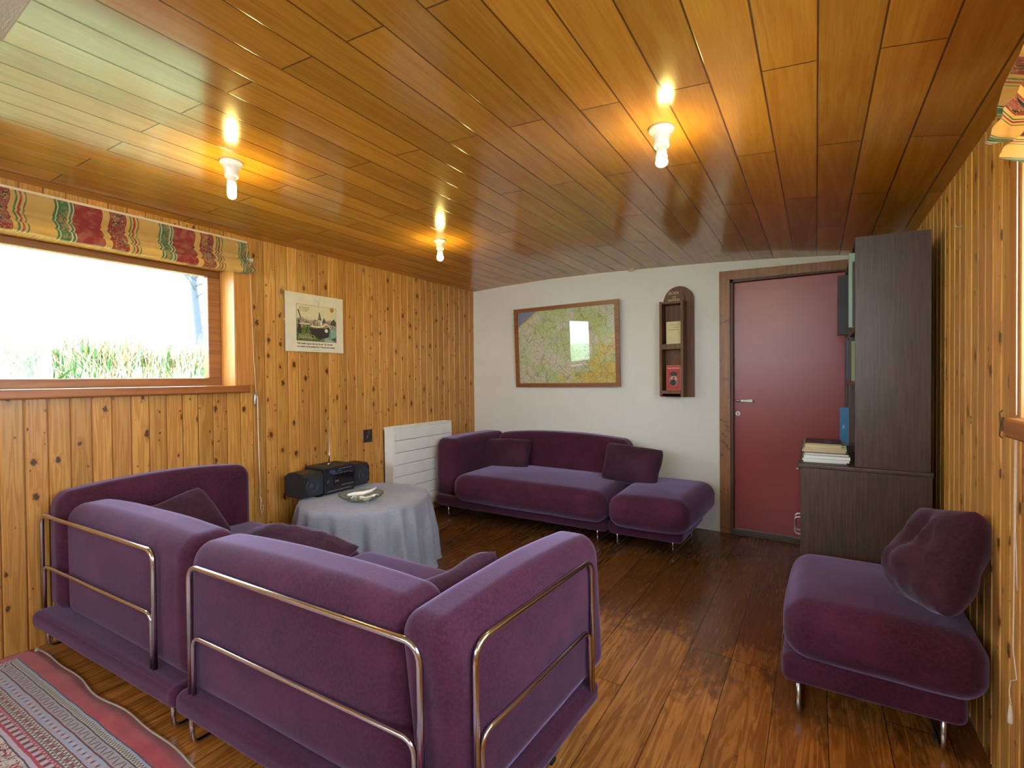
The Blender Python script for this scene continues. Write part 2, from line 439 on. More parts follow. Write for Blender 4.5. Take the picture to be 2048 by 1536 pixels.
purple2 = fabric('aubergine_cushion_weave', (76, 40, 56), (42, 20, 32), .0052, .25, (.78, .64, .88, 1))
cloth_m = fabric('grey_felt_cloth', (164, 163, 172), (130, 130, 140), .003, .3, (.8, .8, .9, 1), .0006, .3)
chrome = Mat('chrome', .16, (.60, .62, .66, 1), metal=1).m
steel = Mat('brushed_steel', .3, (.6, .58, .55, 1), metal=1).m
black_rubber = simple('black_rubber', (22, 22, 24), .6)
white_enamel = simple('white_enamel', (236, 234, 230), .35)
porcelain = simple('white_porcelain', (240, 238, 232), .15)
cord_m = simple('white_cord', (226, 214, 196), .7)
def glass_mat(name, tint=(1, 1, 1, 1), rough=.0, f0=.045):
    """thin glass: clear, with a mirror reflection that grows towards grazing angles on either face"""
    m = bpy.data.materials.new(name); m.use_nodes = True; nt = m.node_tree; nt.nodes.clear()
    o = nt.nodes.new('ShaderNodeOutputMaterial'); mx = nt.nodes.new('ShaderNodeMixShader'); lw = nt.nodes.new('ShaderNodeLayerWeight')
    lw.inputs[0].default_value = .5; pw = nt.nodes.new('ShaderNodeMath'); pw.operation = 'POWER'; pw.inputs[1].default_value = 5
    ad = nt.nodes.new('ShaderNodeMath'); ad.operation = 'MULTIPLY_ADD'; ad.inputs[1].default_value = 1-f0; ad.inputs[2].default_value = f0
    t = nt.nodes.new('ShaderNodeBsdfTransparent'); t.inputs[0].default_value = tint
    g = nt.nodes.new('ShaderNodeBsdfGlossy'); g.inputs['Roughness'].default_value = rough
    for a, b in ((lw.outputs['Facing'], pw.inputs[0]), (pw.outputs[0], ad.inputs[0]), (ad.outputs[0], mx.inputs[0]), (t.outputs[0], mx.inputs[1]), (g.outputs[0], mx.inputs[2]), (mx.outputs[0], o.inputs[0])): nt.links.new(a, b)
    return m
pane_m = glass_mat('window_glass', (.96, .98, .97, 1), 0, .022)
map_glass = glass_mat('picture_glass', (.97, .98, .97, 1), 0, .045)
bowl_glass = glass_mat('green_bowl_glass', (.82, .89, .83, 1), .02, .04)
paper = simple('paper_pages', (222, 214, 196), .8)

# ------------------------------------------------------------------ room shell
CZ = [(-2.976, 2.085), (-2.6, 2.103), (-2.08, 2.113), (-1.6, 2.108), (-1.32, 2.098), (-.9, 2.083), (-.63, 2.070), (-.25, 2.045), (.05, 2.021), (.184, 2.007), (.32, 1.985), (.452, 1.955)]
def zc(x):
    if x <= CZ[0][0]: return CZ[0][1]
    for (a, za), (b, zb) in zip(CZ, CZ[1:]):
        if x <= b: return za+(zb-za)*(x-a)/(b-a)
    return CZ[-1][1]
bm = B()
xs = [-3.22]+[-.126+.131*k for k in range(-23, 6)]+[.65]
for a, b in zip(xs, xs[1:]):     # one flat board after the other, following the camber
    za, zb = zc(a), zc(b)
    box(bm, a, b, YB-.1, YF+.12, 0, .05)
    for v in bm.verts[-8:]: v.co.z += za if abs(v.co.x-a) < 1e-5 else zb
tag(obj('ceiling', bm, ceil_m, sharp=None), kind='structure')
bm = B(); box(bm, XL-.12, XR+.12, YB-.1, YF+.12, -.06, 0); tag(obj('floor', bm, floor_m), kind='structure')

def board_wall(name, X, side, holes, u0, w, y0, y1, top, mat, thick=.1, gd=.007, gw=.006):
    """vertical boards in plane x=X; room on `side` (+1: room at +x). holes: (y0,y1,z0,z1)"""
    bm = B()
    cuts = {y0, y1}
    k = math.ceil((y0-u0)/w)
    prof = {}
    while u0+k*w < y1:
        c = u0+k*w
        for dy, dd in ((-gw, 0), (-gw*.35, gd), (gw*.35, gd), (gw, 0)):
            if y0 < c+dy < y1: cuts.add(round(c+dy, 5)); prof[round(c+dy, 5)] = dd
        k += 1
    for h in holes: cuts.add(h[0]); cuts.add(h[1])
    cs = sorted(cuts)
    def dep(y): return X - side*prof.get(y, 0)
    for a, b in zip(cs, cs[1:]):
        if b-a < 1e-6: continue
        zs = [(0, top)]
        mid = (a+b)/2
        for h in holes:
            if h[0] <= mid <= h[1]: zs = [(0, h[2]), (h[3], top)]
        for z0, z1 in zs:
            bm.faces.new([bm.verts.new((dep(y), y, z)) for y, z in ((a, z0), (b, z0), (b, z1), (a, z1))])
    Xo = X - side*thick
    # outer skin and reveals
    segs = sorted({y0, y1, *[h[0] for h in holes], *[h[1] for h in holes]})
    for a, b in zip(segs, segs[1:]):
        mid = (a+b)/2; zs = [(0, top)]
        for h in holes:
            if h[0] <= mid <= h[1]: zs = [(0, h[2]), (h[3], top)]
        for z0, z1 in zs: poly(bm, [(Xo, a, z0), (Xo, b, z0), (Xo, b, z1), (Xo, a, z1)])
    for h in holes:
        for a, b in (((h[0], h[2]), (h[1], h[2])), ((h[1], h[2]), (h[1], h[3])), ((h[1], h[3]), (h[0], h[3])), ((h[0], h[3]), (h[0], h[2]))):
            poly(bm, [(X, a[0], a[1]), (X, b[0], b[1]), (Xo, b[0], b[1]), (Xo, a[0], a[1])])
    NORM[0] = False
    o = obj(name, bm, mat); NORM[0] = True
    return tag(o, kind='structure')
WLy0, WLy1, WLz0, WLz1 = .30, 1.547, 1.165, 1.875
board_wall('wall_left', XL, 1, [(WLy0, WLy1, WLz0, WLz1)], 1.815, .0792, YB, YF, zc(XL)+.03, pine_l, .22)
WRy0, WRy1, WRz0, WRz1 = -.45, 1.75, 1.065, 1.83
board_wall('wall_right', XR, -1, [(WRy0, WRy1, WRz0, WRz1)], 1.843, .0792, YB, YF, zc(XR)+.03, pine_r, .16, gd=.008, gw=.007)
# far bulkhead: white, with the door opening and a cambered top
DX0, DX1, DZ1 = -.535, .29, 1.925
bm = B()
def farwall(bm, x0, x1, z0):
    n = max(1, int((x1-x0)/.1)); pr = None
    for i in range(n):
        a = x0+(x1-x0)*i/n; b = x0+(x1-x0)*(i+1)/n
        vs = [(a, YF, z0), (b, YF, z0), (b, YF, zc(b)+.01), (a, YF, zc(a)+.01)]
        prism(bm, vs, (0, .1, 0))
farwall(bm, XL-.1, DX0, 0); farwall(bm, DX0, DX1, DZ1); farwall(bm, DX1, XR+.1, 0)
bmesh.ops.remove_doubles(bm, verts=bm.verts[:], dist=1e-5)
tag(obj('wall_far', bm, plaster_m), kind='structure')
# wall behind the camera with a wide window opening, added for frontal fill light
bm = B()
box(bm, XL-.2, -2.7, YB-.1, YB, 0, 2.12); box(bm, .2, XR+.16, YB-.1, YB, 0, 1.95)
box(bm, -2.7, .2, YB-.1, YB, 0, 1.25); box(bm, -2.7, .2, YB-.1, YB, 1.95, 2.06)
tag(obj('wall_back', bm, plaster_m), kind='structure')

# windows -----------------------------------------------------------
def window(name, side, Xw, Xg, y0, y1, z0, z1, fw=.075, fd=.055, mid=()):
    root = bpy.data.objects.new(name, None); COL.objects.link(root); tag(root, kind='structure')
    bm = B(); xa, xb = sorted((Xg-side*fd*.5, Xg+side*fd*.5))
    bbox(bm, xa, xb, y0, y1, z0, z0+.05, .006); bbox(bm, xa, xb, y0, y1, z1-.04, z1, .006)
    bbox(bm, xa, xb, y0, y0+fw, z0+.05, z1-.04, .006); bbox(bm, xa, xb, y1-fw, y1, z0+.05, z1-.04, .006)
    for ym in mid: bbox(bm, xa, xb, ym-.03, ym+.03, z0+.05, z1-.04, .004)
    obj('window_frame', bm, frame_wood, root)
    bm = B(); box(bm, Xg-.003, Xg+.003, y0+fw-.01, y1-fw+.01, z0+.04, z1-.03); obj('pane', bm, pane_m, root)
    return root
w1 = window('window_1', 1, XL, -3.16, WLy0, WLy1, WLz0, WLz1)
bm = B(); bbox(bm, -3.18, -2.925, WLy0-.1, 1.617, 1.125, 1.168, .008, 3); obj('window_sill', bm, sill_wood, w1)
bm = B()
bbox(bm, XL-.02, XL+.006, 1.549, 1.66, 1.168, 2.078, .003)
bbox(bm, XL-.02, XL+.006, WLy0-.1, 1.549, 1.872, 1.94, .003)
box(bm, -3.14, XL+.004, 1.545, 1.551, 1.168, 1.872)
obj('window_casing', bm, casing_wood, w1)
w2 = window('window_2', -1, XR, .56, WRy0, WRy1, WRz0, WRz1)
bm = B(); bbox(bm, .41, .60, WRy0-.1, 1.735, 1.034, 1.085, .012, 3); obj('window_sill', bm, sill_wood, w2)
bm = B(); bbox(bm, XR-.006, XR+.02, 1.752, 1.835, 1.08, 1.93, .003); bbox(bm, XR-.006, XR+.02, WRy0, 1.752, 1.832, 1.93, .003)
box(bm, XR-.004, .54, 1.748, 1.754, 1.08, 1.832); obj('window_casing', bm, casing_wood, w2)
bm = B(); bbox(bm, -2.7, -2.63, YB-.08, YB-.02, 1.25, 1.95, .004); bbox(bm, .13, .2, YB-.08, YB-.02, 1.25, 1.95, .004)
bbox(bm, -2.63, .13, YB-.08, YB-.02, 1.25, 1.32, .004); bbox(bm, -2.63, .13, YB-.08, YB-.02, 1.88, 1.95, .004); bbox(bm, -1.29, -1.21, YB-.08, YB-.02, 1.32, 1.88, .004)
w3 = bpy.data.objects.new('window_fill', None); COL.objects.link(w3); tag(w3, kind='structure')  # unseen window, added and sized to send fill light towards the far wall
obj('window_frame', bm, frame_wood, w3); bm = B(); box(bm, -2.64, .14, YB-.053, YB-.047, 1.31, 1.89); obj('pane', bm, pane_m, w3)

# door ---------------------------------------------------------------
d1 = bpy.data.objects.new('door_1', None); COL.objects.link(d1); tag(d1, kind='structure')
bm = B(); bbox(bm, -.527, .262, 3.985, 4.02, .035, 1.903, .003); obj('door_leaf', bm, door_m, d1)
bm = B()
bbox(bm, -.622, -.550, YF-.016, YF+.002, 0, 1.9245, .002); bbox(bm, .275, .347, YF-.016, YF+.002, 0, 1.911, .002)
prism(bm, [(-.622, YF-.016, 1.925), (.347, YF-.016, 1.912), (.347, YF-.016, 1.972), (-.622, YF-.016, 1.993)], (0, .0165, 0))
bbox(bm, -.556, -.546, YF-.022, YF+.0, 0, 1.93, .002)
obj('door_casing', bm, door_trim_wood, d1)
bm = B()
box(bm, -.549, -.527, 3.94, 4.05, 0, 1.925); box(bm, .262, .285, 3.94, 4.05, 0, 1.925); box(bm, -.549, .285, 3.94, 4.05, 1.903, 1.926)
obj('door_jamb', bm, wood('dark_door_jamb', (92, 58, 34), (64, 38, 22), 2, .5), d1)
bm = B(); bbox(bm, -.549, .285, 3.925, 4.05, 0, .033, .004); obj('threshold', bm, wood('grey_worn_threshold', (92, 76, 66), (70, 54, 46), 0, .5), d1)
bm = B(); tube(bm, rounded([(-.505, 3.985, 1.012), (-.505, 3.945, 1.012), (-.475, 3.945, 1.011)], .01), .008); lathe(bm, [(.013, 0), (.013, -.006), (.009, -.01)], 16, (-.505, 3.985, 1.012), axis='y')
h = obj('handle_spindle', bm, steel, d1)
bm = B(); lathe(bm, [(.004, 0), (.0075, .002), (.009, .012), (.0085, .03), (.011, .052), (.0135, .072), (.012, .083), (.004, .088)], 20, (-.478, 3.945, 1.011), axis='x'); tag(obj('door_handle', bm, porcelain, d1), 'white porcelain lever')
bm = B(); lathe(bm, [(.018, 0), (.018, -.004), (.015, -.006)], 24, (-.5, 3.985, .913), axis='y', mi=0); box(bm, -.502, -.498, 3.976, 3.9795, .903, .918, 1)
obj('key_plate', bm, [porcelain, black_rubber], d1)

# lining above the camera: lowered painted beam across the room
def beam_mat():
    m = Mat('textured_beam_paint', .8); p = m.pos()
    n = m.noise(m.v(m.mul(p[0], 40), m.mul(p[1], 160), 0), 1, 3); m.col(m.mix(n, lin(196, 188, 172), lin(214, 208, 194))); m.bump(n, .6, .003); return m.m
bm = B(); bbox(bm, -1.712, XR-.01, -.4, .338, 2.05, 2.14, .004); tag(obj('trim_1', bm, beam_mat()), kind='structure')

# ------------------------------------------------------------------ outside: bank with reeds
bank_m = Mat('grassy_bank', .9); p = bank_m.pos()[3]
bank_m.col(bank_m.mix(bank_m.noise(p, 3, 4), lin(156, 204, 136), lin(216, 228, 184))); bank_m = bank_m.m
def terrain(name, x0, x1, y0, y1, zf, n=24, mat=None):
    bm = B(); g = [[bm.verts.new((x0+(x1-x0)*i/n, y0+(y1-y0)*j/n, zf(x0+(x1-x0)*i/n, y0+(y1-y0)*j/n))) for j in range(n+1)] for i in range(n+1)]
    for i in range(n):
        for j in range(n): bm.faces.new((g[i][j], g[i+1][j], g[i+1][j+1], g[i][j+1])).smooth = True
    return obj(name, bm, mat or bank_m)
zl = lambda x, y: -.05+1.36*min(1, max(0, (-3.5-x)/1.3))+.03*mnoise.noise(Vector((x, y, 0)))+.02*max(0, -5-x)
tag(terrain('grassy_bank', -24, -3.45, -14, 18, zl, 60), 'green bank rising outside the window in the left wall', 'bank')
zr = lambda x, y: -.3+.1*mnoise.noise(Vector((x, y, 0)))
tag(terrain('bounce_ground', 1.0, 26, -14, 18, zr, 20, simple('pale_bounce_ground', (196, 196, 182), .9)), 'pale ground added outside the window in the right wall to bounce daylight in', 'ground')  # unseen ground, made pale to bounce daylight up onto the ceiling
bm = B()
NB = 11000
for i in range(NB):
    x = -(random.uniform(4.35, 5.2) if i % 2 else random.uniform(4.8, 6.6)); y = random.uniform(.2, 4.8); z = zl(x, y)-.03
    kind = random.random()
    hgt = random.uniform(.12, .42)*(1.5 if kind < .03 else 1); a = random.uniform(0, 2*pi); wd = random.uniform(.003, .008)
    th = random.gauss(0, .55); lean = hgt*abs(th); dx, dy = cos(a)*lean, sin(a)*lean
    mi = 0 if kind < .50 else (1 if kind < .72 else 2)
    if kind > .86: wd *= 2.6; hgt *= .75
    pr = None; b2 = random.uniform(0, 2*pi)
    for k in range(4):
        t = k/3; ww = wd*(1-t**1.8)+.0004
        if mi == 2: ww = wd*(.3+1.6*t*(1-t)*2)*(1-t*.9)+.0004
        c = Vector((x+dx*t**1.5, y+dy*t**1.5, z+hgt*(t-.3*t*t*min(1, abs(th)))))
        q = (bm.verts.new(c+Vector((cos(b2)*ww, sin(b2)*ww, 0))), bm.verts.new(c-Vector((cos(b2)*ww, sin(b2)*ww, 0))))
        if pr: f = bm.faces.new((pr[0], pr[1], q[1], q[0])); f.material_index = mi; f.smooth = True
        pr = q
straw = simple('dry_reed_straw', (196, 182, 146), .7); straw2 = simple('dark_old_straw', (116, 100, 70), .8); leaf = simple('bramble_leaf_green', (48, 104, 44), .6)  # second straw is a darker tone, mixed among the blades at random
tag(obj('reeds', bm, [straw, straw2, leaf]), 'dry straw reeds and green leaves on the bank outside the left window', 'reeds', kind='stuff')
# bare tree far off by the right edge of the left window
bm = B()
T0 = Vector((-7.8, 3.50, 1.2))
tube(bm, [T0, T0+Vector((.02, .03, .7)), T0+Vector((-.05, .0, 1.4)), T0+Vector((.0, .02, 2.4))], .06, 8, taper=[1.2, 1, .8, .3])
for k in range(26):
    z = random.uniform(.9, 2.3); d = Vector((random.uniform(-.7, .7), random.uniform(-.9, .6), random.uniform(.1, .5)))
    b0 = T0+Vector((0, 0, z)); tube(bm, [b0, b0+d*.5+Vector((0, 0, .05)), b0+d], .014, 5, taper=[1, .7, .3])
tr = thing('tree', 'thin bare tree outside, by the right edge of the left window', 'tree')
obj('trunk', bm, simple('grey_bark', (58, 62, 72), .9), tr)

# ------------------------------------------------------------------ ceiling bulbs
def bulb_mat(name, s): return Mat(name, .3, (1, .8, .5, 1), emit=((1, .80, .24, 1), s)).m
bulb_glow = bulb_mat('lit_bulb', 250)
def lamp(x, y, label, kind, scale=1.0):
    z = zc(x); r = thing('ceiling_lamp', label, 'lamp', 'bare bulb holders on the ceiling')
    bm = B(); s = scale
    lathe(bm, [(.010, .002), (.043*s, .002), (.044*s, -.006), (.041*s, -.012), (.031*s, -.022), (.0265*s, -.040), (.0255*s, -.062), (.0235*s, -.064), (.021*s, -.060), (.010, -.05)], 36, (x, y, z)); obj('lamp_holder', bm, porcelain, r)
    bm = B()
    lathe(bm, [(.012, -.052), (.0165, -.054), (.0175, -.082), (.0165, -.092), (.010, -.093)], 24, (x, y, z)); obj('bulb_base', bm, white_enamel, r)
    bm = B()
    if kind == 'long': prof = [(.010, -.092), (.0165, -.094), (.0172, -.13), (.0165, -.142), (.012, -.150), (.004, -.154)]
    elif kind == 'coil':
        prof = [(.010, -.09), (.017, -.092), (.0185, -.098), (.0165, -.103), (.0195, -.110), (.0205, -.117), (.0175, -.124), (.0105, -.129), (.003, -.131)]
    else: prof = [(.010, -.088), (.014, -.094), (.019, -.103), (.0215, -.115), (.019, -.127), (.012, -.134), (.003, -.137)]
    lathe(bm, prof, 24, (x, y, z)); tag(obj('bulb', bm, bulb_glow, r), 'glowing bulb')
lamp(-2.062, 1.071, 'white porcelain lamp holder with a long lit bulb, nearest the left window', 'long')
lamp(-.451, 1.69, 'white porcelain lamp holder with a lit spiral bulb, on the right half of the ceiling', 'coil')
lamp(-2.093, 2.421, 'small white lamp holder with a round lit bulb, farthest back near the white wall', 'round', .92)

# ------------------------------------------------------------------ sofas
def leg_runner(parent, x, ya, yb, h, r=.008, tx=0):
    bm = B(); tube(bm, rounded([(x, ya, h), (x, ya, r), (x+tx, yb, r), (x+tx, yb, h)], .03), r); obj('leg', bm, chrome, parent)
    bm = B()
    for y in (ya+.06, yb-.08): bbox(bm, x-.013+tx*(y-ya)/(yb-ya), x+.013+tx*(y-ya)/(yb-ya), y, y+.03, .0, .011, .003)
    split('foot_pad', bm, black_rubber, parent)
def rail(parent, a, b, zt, zm, zb, r=.0085):
    a = Vector((*a, 0)); b = Vector((*b, 0)); d = (b-a).normalized(); U = Vector((0, 0, 1)); rr = .05
    bm = B(); tube(bm, rounded([a+U*zb, a+U*zt, b+U*zt, b+U*zb], rr), r, 12)
    a2 = a+d*.019; b2 = b-d*.019
    tube(bm, rounded([a2+U*zb, a2+U*zm, b2+U*zm, b2+U*zb], rr*.8), r*.85, 12)
    obj('rail_frame', bm, chrome, parent)

# left module (corner by the window wall)
s1 = thing('sofa_section', 'purple corner sofa section against the pine wall under the window, chrome rails on its back', 'sofa')
obj('base', softbox([(-2.93, .625), (-1.772, .702), (-1.80, 1.50), (-2.95, 1.50)], .112, .188, .028, n=20, wr=.004, seed=1), purple, s1)
obj('seat', softbox([(-2.75, .90), (-1.785, .935), (-1.80, 1.53), (-2.76, 1.53)], .18, .40, .06, bulge=(.0, .01, .02), n=20, wr=.005, seed=2), purple, s1)
obj('backrest', softbox([(-2.815, .708), (-1.786, .762), (-1.796, .955), (-2.825, .90)], .165, .655, .065, rt=.075, crown=.018, bulge=(.0, .012, 0), seed=3, n=30, wr=.004), purple, s1)
tag(obj('armrest', softbox([(-2.962, .69), (-2.80, .69), (-2.80, 1.548), (-2.962, 1.548)], .17, .70, .06, rt=.07, crown=.030, bulge=(.012, 0, 0), seed=4, n=30, wr=.004), purple, s1), 'tall side cushion along the pine wall')
rail(s1, (-2.938, .668), (-1.958, .727), .605, .378, .15)
leg_runner(s1, -2.914, .677, 1.35, .13); leg_runner(s1, -1.86, .741, 1.35, .13)
# middle module
s2 = thing('sofa_section', 'purple sofa section nearest the camera with chrome rails on its back and right arm', 'sofa')
obj('base', softbox([(-1.768, .702), (-.642, .765), (-.612, 1.50), (-1.79, 1.50)], .112, .188, .028, n=24, wr=.004, seed=5), purple, s2)
obj('seat', softbox([(-1.775, .935), (-.81, .99), (-.80, 1.53), (-1.785, 1.53)], .18, .41, .06, bulge=(0, .01, .02), n=20, wr=.005, seed=6), purple, s2)
obj('backrest', softbox([(-1.765, .748), (-.812, .80), (-.822, .99), (-1.775, .94)], .162, .66, .06, rt=.075, crown=.018, bulge=(0, .012, 0), seed=7, n=34, wr=.004), purple, s2)
tag(obj('armrest', softbox([(-.835, .835), (-.668, .835), (-.632, 1.615), (-.80, 1.615)], .172, .655, .055, rt=.07, crown=.02, bulge=(.01, 0, 0), seed=8, n=34, wr=.004, shear=(0, -.12)), purple, s2), 'right armrest')
rail(s2, (-1.712, .733), (-.752, .785), .602, .376, .14)
rail(s2, (-.652, .86), (-.622, 1.455), .60, .376, .15)
leg_runner(s2, -1.724, .74, 1.38, .13); leg_runner(s2, -.70, .80, 1.37, .13)
bm = B(); tube(bm, rounded([(-.735, .834, .352), (-.735, .824, .335), (-.735, .824, .285)], .006), .0028, 8); lathe(bm, [(.003, 0), (.006, .001), (.006, .012), (.003, .014)], 14, (-.735, .828, .345))
tag(obj('zip_puller', bm, steel, s2), 'metal zip puller')
# far sofa
s3 = thing('sofa_section', 'purple two-seat sofa section with left arm and back against the white wall, under the map', 'sofa')
obj('base', softbox([(-2.74, 3.06), (-1.215, 3.10), (-1.215, 3.80), (-2.74, 3.85)], .125, .215, .03, n=22, wr=.003, seed=9), purple, s3)
obj('seat', softbox([(-2.50, 2.985), (-1.20, 3.0), (-1.195, 3.72), (-2.50, 3.72)], .20, .415, .085, bulge=(.0, .012, .022), n=28, wr=.006, seed=10), purple, s3)
obj('backrest', softbox([(-2.52, 3.66), (-1.26, 3.68), (-1.25, 3.87), (-2.52, 3.87)], .30, .685, .07, rt=.085, crown=.04, n=28, wr=.004, seed=11, bulge=(0, .012, 0)), purple, s3)
obj('armrest', softbox([(-2.765, 3.10), (-2.535, 3.10), (-2.535, 3.88), (-2.765, 3.88)], .19, .685, .06, rt=.08, crown=.015, n=26, wr=.004, seed=12, bulge=(.008, 0, 0)), purple, s3)
leg_runner(s3, -2.68, 3.175, 3.75, .14, .006); leg_runner(s3, -1.336, 3.236, 3.75, .14, .006)
s4 = thing('sofa_section', 'purple armless sofa end section beside the two-seat sofa, left of the red door', 'sofa')
obj('base', softbox([(-1.207, 3.10), (-.715, 3.12), (-.70, 3.72), (-1.207, 3.75)], .125, .215, .03, n=18, wr=.003, seed=13), purple, s4)
obj('seat', softbox([(-1.175, 2.985), (-.672, 3.03), (-.625, 3.80), (-1.175, 3.80)], .20, .415, .085, bulge=(.02, .012, .02), n=26, wr=.006, seed=14), purple, s4)
leg_runner(s4, -1.219+.03, 3.246, 3.70, .14, .006); leg_runner(s4, -.81, 3.268, 3.70, .14, .006, tx=.03)
# single seat by the right wall
s5 = thing('sofa_section', 'purple backless seat against the right pine wall, in front of the dark cabinet', 'sofa')
obj('base', softbox([(-.105, 1.905), (.39, 1.925), (.39, 2.50), (-.10, 2.50)], .125, .225, .03, n=20, wr=.004, seed=15), purple, s5)
obj('seat', softbox([(-.095, 1.90), (.435, 1.885), (.435, 2.535), (-.085, 2.535)], .21, .41, .075, bulge=(.012, .012, .02), n=28, wr=.006, seed=16), purple, s5)
leg_runner(s5, -.052, 1.941, 2.45, .14, .0075); leg_runner(s5, .338, 1.979, 2.45, .14, .0075)

def cushion(label, M, w, h, t, seed, **k):
    bm = pillow(w, h, t, seed, **k); bm.transform(M); o = obj('cushion', bm, purple2)
    return tag(o, label, 'cushion')
cushion('small purple cushion leaning on the wall side of the corner sofa section', frame3((-2.585, 1.09, .50), (-.22, .96, .17), (-.5, -.34, .8)), .36, .32, .12, 1)
cushion('purple cushion slumped on the nearest sofa section, behind the middle of its back', frame3((-1.83, 1.12, .478), (1, .22, -.03), (0.0, .95, .22)), .56, .34, .12, 2, wr=.035)
cushion('purple cushion standing in the corner between the back and right arm of the nearest section', frame3((-.945, 1.12, .475), (.28, .95, .10), (.22, 0, 1)), .38, .33, .13, 3, wr=.025)
cushion('purple cushion at the left end of the far sofa, against its arm', frame3((-2.33, 3.565, .515), (1, .04, .02), (.06, .35, 1)), .47, .30, .15, 4)
cushion('large purple cushion where the far sofa meets its armless end section', frame3((-1.17, 3.50, .535), (1, -.03, -.07), (-.03, .40, 1)), .45, .31, .17, 5, wr=.02)
cushion('plump purple cushion on the backless seat, leaning on the right wall', frame3((.325, 2.09, .59), (.209, -1, .235), (.21, .55, 1)), .38, .35, .17, 6, wr=.025, dent=.03)

# ------------------------------------------------------------------ round table with cloth
TC = (-2.455, 2.085)
t = thing('round_table', 'low round side table hidden under the grey cloth', 'table')
bm = B(); lathe(bm, [(.01, .41), (.39, .41), (.395, .42), (.395, .436), (.39, .44), (.01, .44)], 48, (*TC, 0)); obj('tabletop', bm, dark_wood, t)
bm = B(); lathe(bm, [(.16, 0), (.15, .02), (.04, .05), (.03, .38), (.1, .41)], 24, (*TC, 0)); obj('leg', bm, dark_wood, t)
bm = B(); seg = 192; rings = []
prof = [(0.02, .446), (.2, .446), (.35, .446), (.385, .445), (.398, .440), (.405, .430), (.408, .41), (.412, .37), (.417, .3), (.424, .2), (.432, .1), (.440, .03), (.447, .008)]
for (r, z) in prof:
    k = min(1, max(0, (.432-z)/.24)); ring = []
    for i in range(seg):
        a = 2*pi*i/seg
        ww = .5*sin(a*17+1.3*sin(a*3))+.35*sin(a*26+2*sin(a*2+1))+.3*mnoise.noise(Vector((cos(a)*3, sin(a)*3, 0)))
        rr = r+ .050*(k**.9)*ww + (.004 if k > 0 else 0)*ww
        x = TC[0]+rr*cos(a); y = TC[1]+rr*sin(a)
        x = max(x, XL+.008+.004*sin(a*40))
        ring.append(bm.verts.new((x, y, z+(mnoise.noise(Vector((x*9, y*9, 1)))*.0015 if k == 0 else .006*k*mnoise.noise(Vector((cos(a)*4, sin(a)*4, 5)))))))
    rings.append(ring)
for A, Bq in zip(rings, rings[1:]):
    for i in range(seg):
        f = bm.faces.new((A[i], A[(i+1) % seg], Bq[(i+1) % seg], Bq[i])); f.smooth = True
bm.faces.new(rings[0])
tag(obj('tablecloth', bm, cloth_m), 'grey floor-length cloth draped over the round side table', 'tablecloth')

# ------------------------------------------------------------------ radio cassette player
bb = thing('radio_cassette_player', 'black portable stereo with aerial on the grey-clothed table', 'radio')
plastic = simple('black_plastic', (34, 36, 42), .42); plastic2 = simple('blue_black_plastic', (28, 31, 40), .35); dusty = simple('dusty_black_top', (62, 54, 44), .7)
grey_p = simple('grey_print', (150, 150, 150), .5)
def bbM():  # local: x right along the front, y up, z towards the viewer
    return frame3((-2.665, 2.045, .452), (-.02, 1, 0), (0, 0, 1))
BM = bbM(); BM = BM @ Matrix.Identity(4)
# frame3 z = x cross y : (0,1,0)x(0,0,1) = (1,0,0) -> faces the room
def part(name, fn, mat, par=bb, smooth=False, sharp=None):
    b = B(); fn(b); b.transform(BM); return split(name, b, mat, par) if name in ('button', 'foot') else obj(name, b, mat, par, smooth, sharp)
def body(b):
    bbox(b, -.115, .125, .0, .172, -.20, .0, .006)
part('body', body, plastic2)
def spk(b, x0, x1, s):
    # octagonal cross-section seen from the end
    pr = [(.03, 0), (.135, 0), (.158, -.02), (.160, -.15), (.13, -.2), (.03, -.2), (.004, -.17), (.004, -.03)]
    prism(b, [(x0, a, c) for a, c in pr], (x1-x0, 0, 0))
    bmesh.ops.bevel(b, geom=b.edges[:], offset=.004, segments=2, affect='EDGES')
for nm, x0, x1, s in (('speaker', -.262, -.118, -1), ('speaker', .128, .262, 1)):
    sp = part(nm, lambda b: spk(b, x0, x1, s), plastic)
    cx = (x0+x1)/2+.012*(-s)*-1
    def grille(b):
        bbox(b, x0+.03 if s < 0 else x0+.008, x1-.008 if s < 0 else x1-.03, .018, .142, -.001, .004, .003)
    g = part('grille', grille, simple('speaker_grille', (40, 43, 50), .55), sp)
    def cone(b):
        t2 = B(); lathe(t2, [(.048, .004), (.048, .007), (.044, .008), (.040, .0055), (.018, .005), (.014, .008), (.004, .010)], 32, (0, 0, 0)); merge(b, t2, 0, Matrix.Translation((cx, .08, 0)))
    part('cone', cone, simple('speaker_cone', (48, 52, 62), .4), sp)
    part('port', lambda b: box(b, *( (x0+.012, x0+.026) if s < 0 else (x1-.026, x1-.012)), .035, .125, -.001, .0015), black_rubber, sp)
part('top_cover', lambda b: (bbox(b, -.114, .124, .171, .176, -.19, -.01, .002), bbox(b, -.03, .06, .175, .179, -.14, -.06, .002)), dusty)
def controls(b):
    for i in range(9): box(b, .0+i*.012, .007+i*.012, .155, .158, 0, .0025)
    for i in range(7): box(b, -.05+i*.022, -.038+i*.022, .128, .1305, 0, .002)
    for i in range(12): box(b, -.09+i*.016, -.082+i*.016, .018, .022, 0, .005)
    box(b, .02, .115, .045, .0475, 0, .0025); box(b, -.012, .018, .142, .1445, 0, .002)
part('button', controls, grey_p)
part('display', lambda b: (box(b, -.072, -.030, .135, .156, 0, .003)), simple('lcd_display', (70, 78, 110), .25))
part('cassette_door', lambda b: bbox(b, -.042, .115, .052, .122, -.002, .006, .003), simple('smoked_cassette_door', (22, 20, 26), .15))
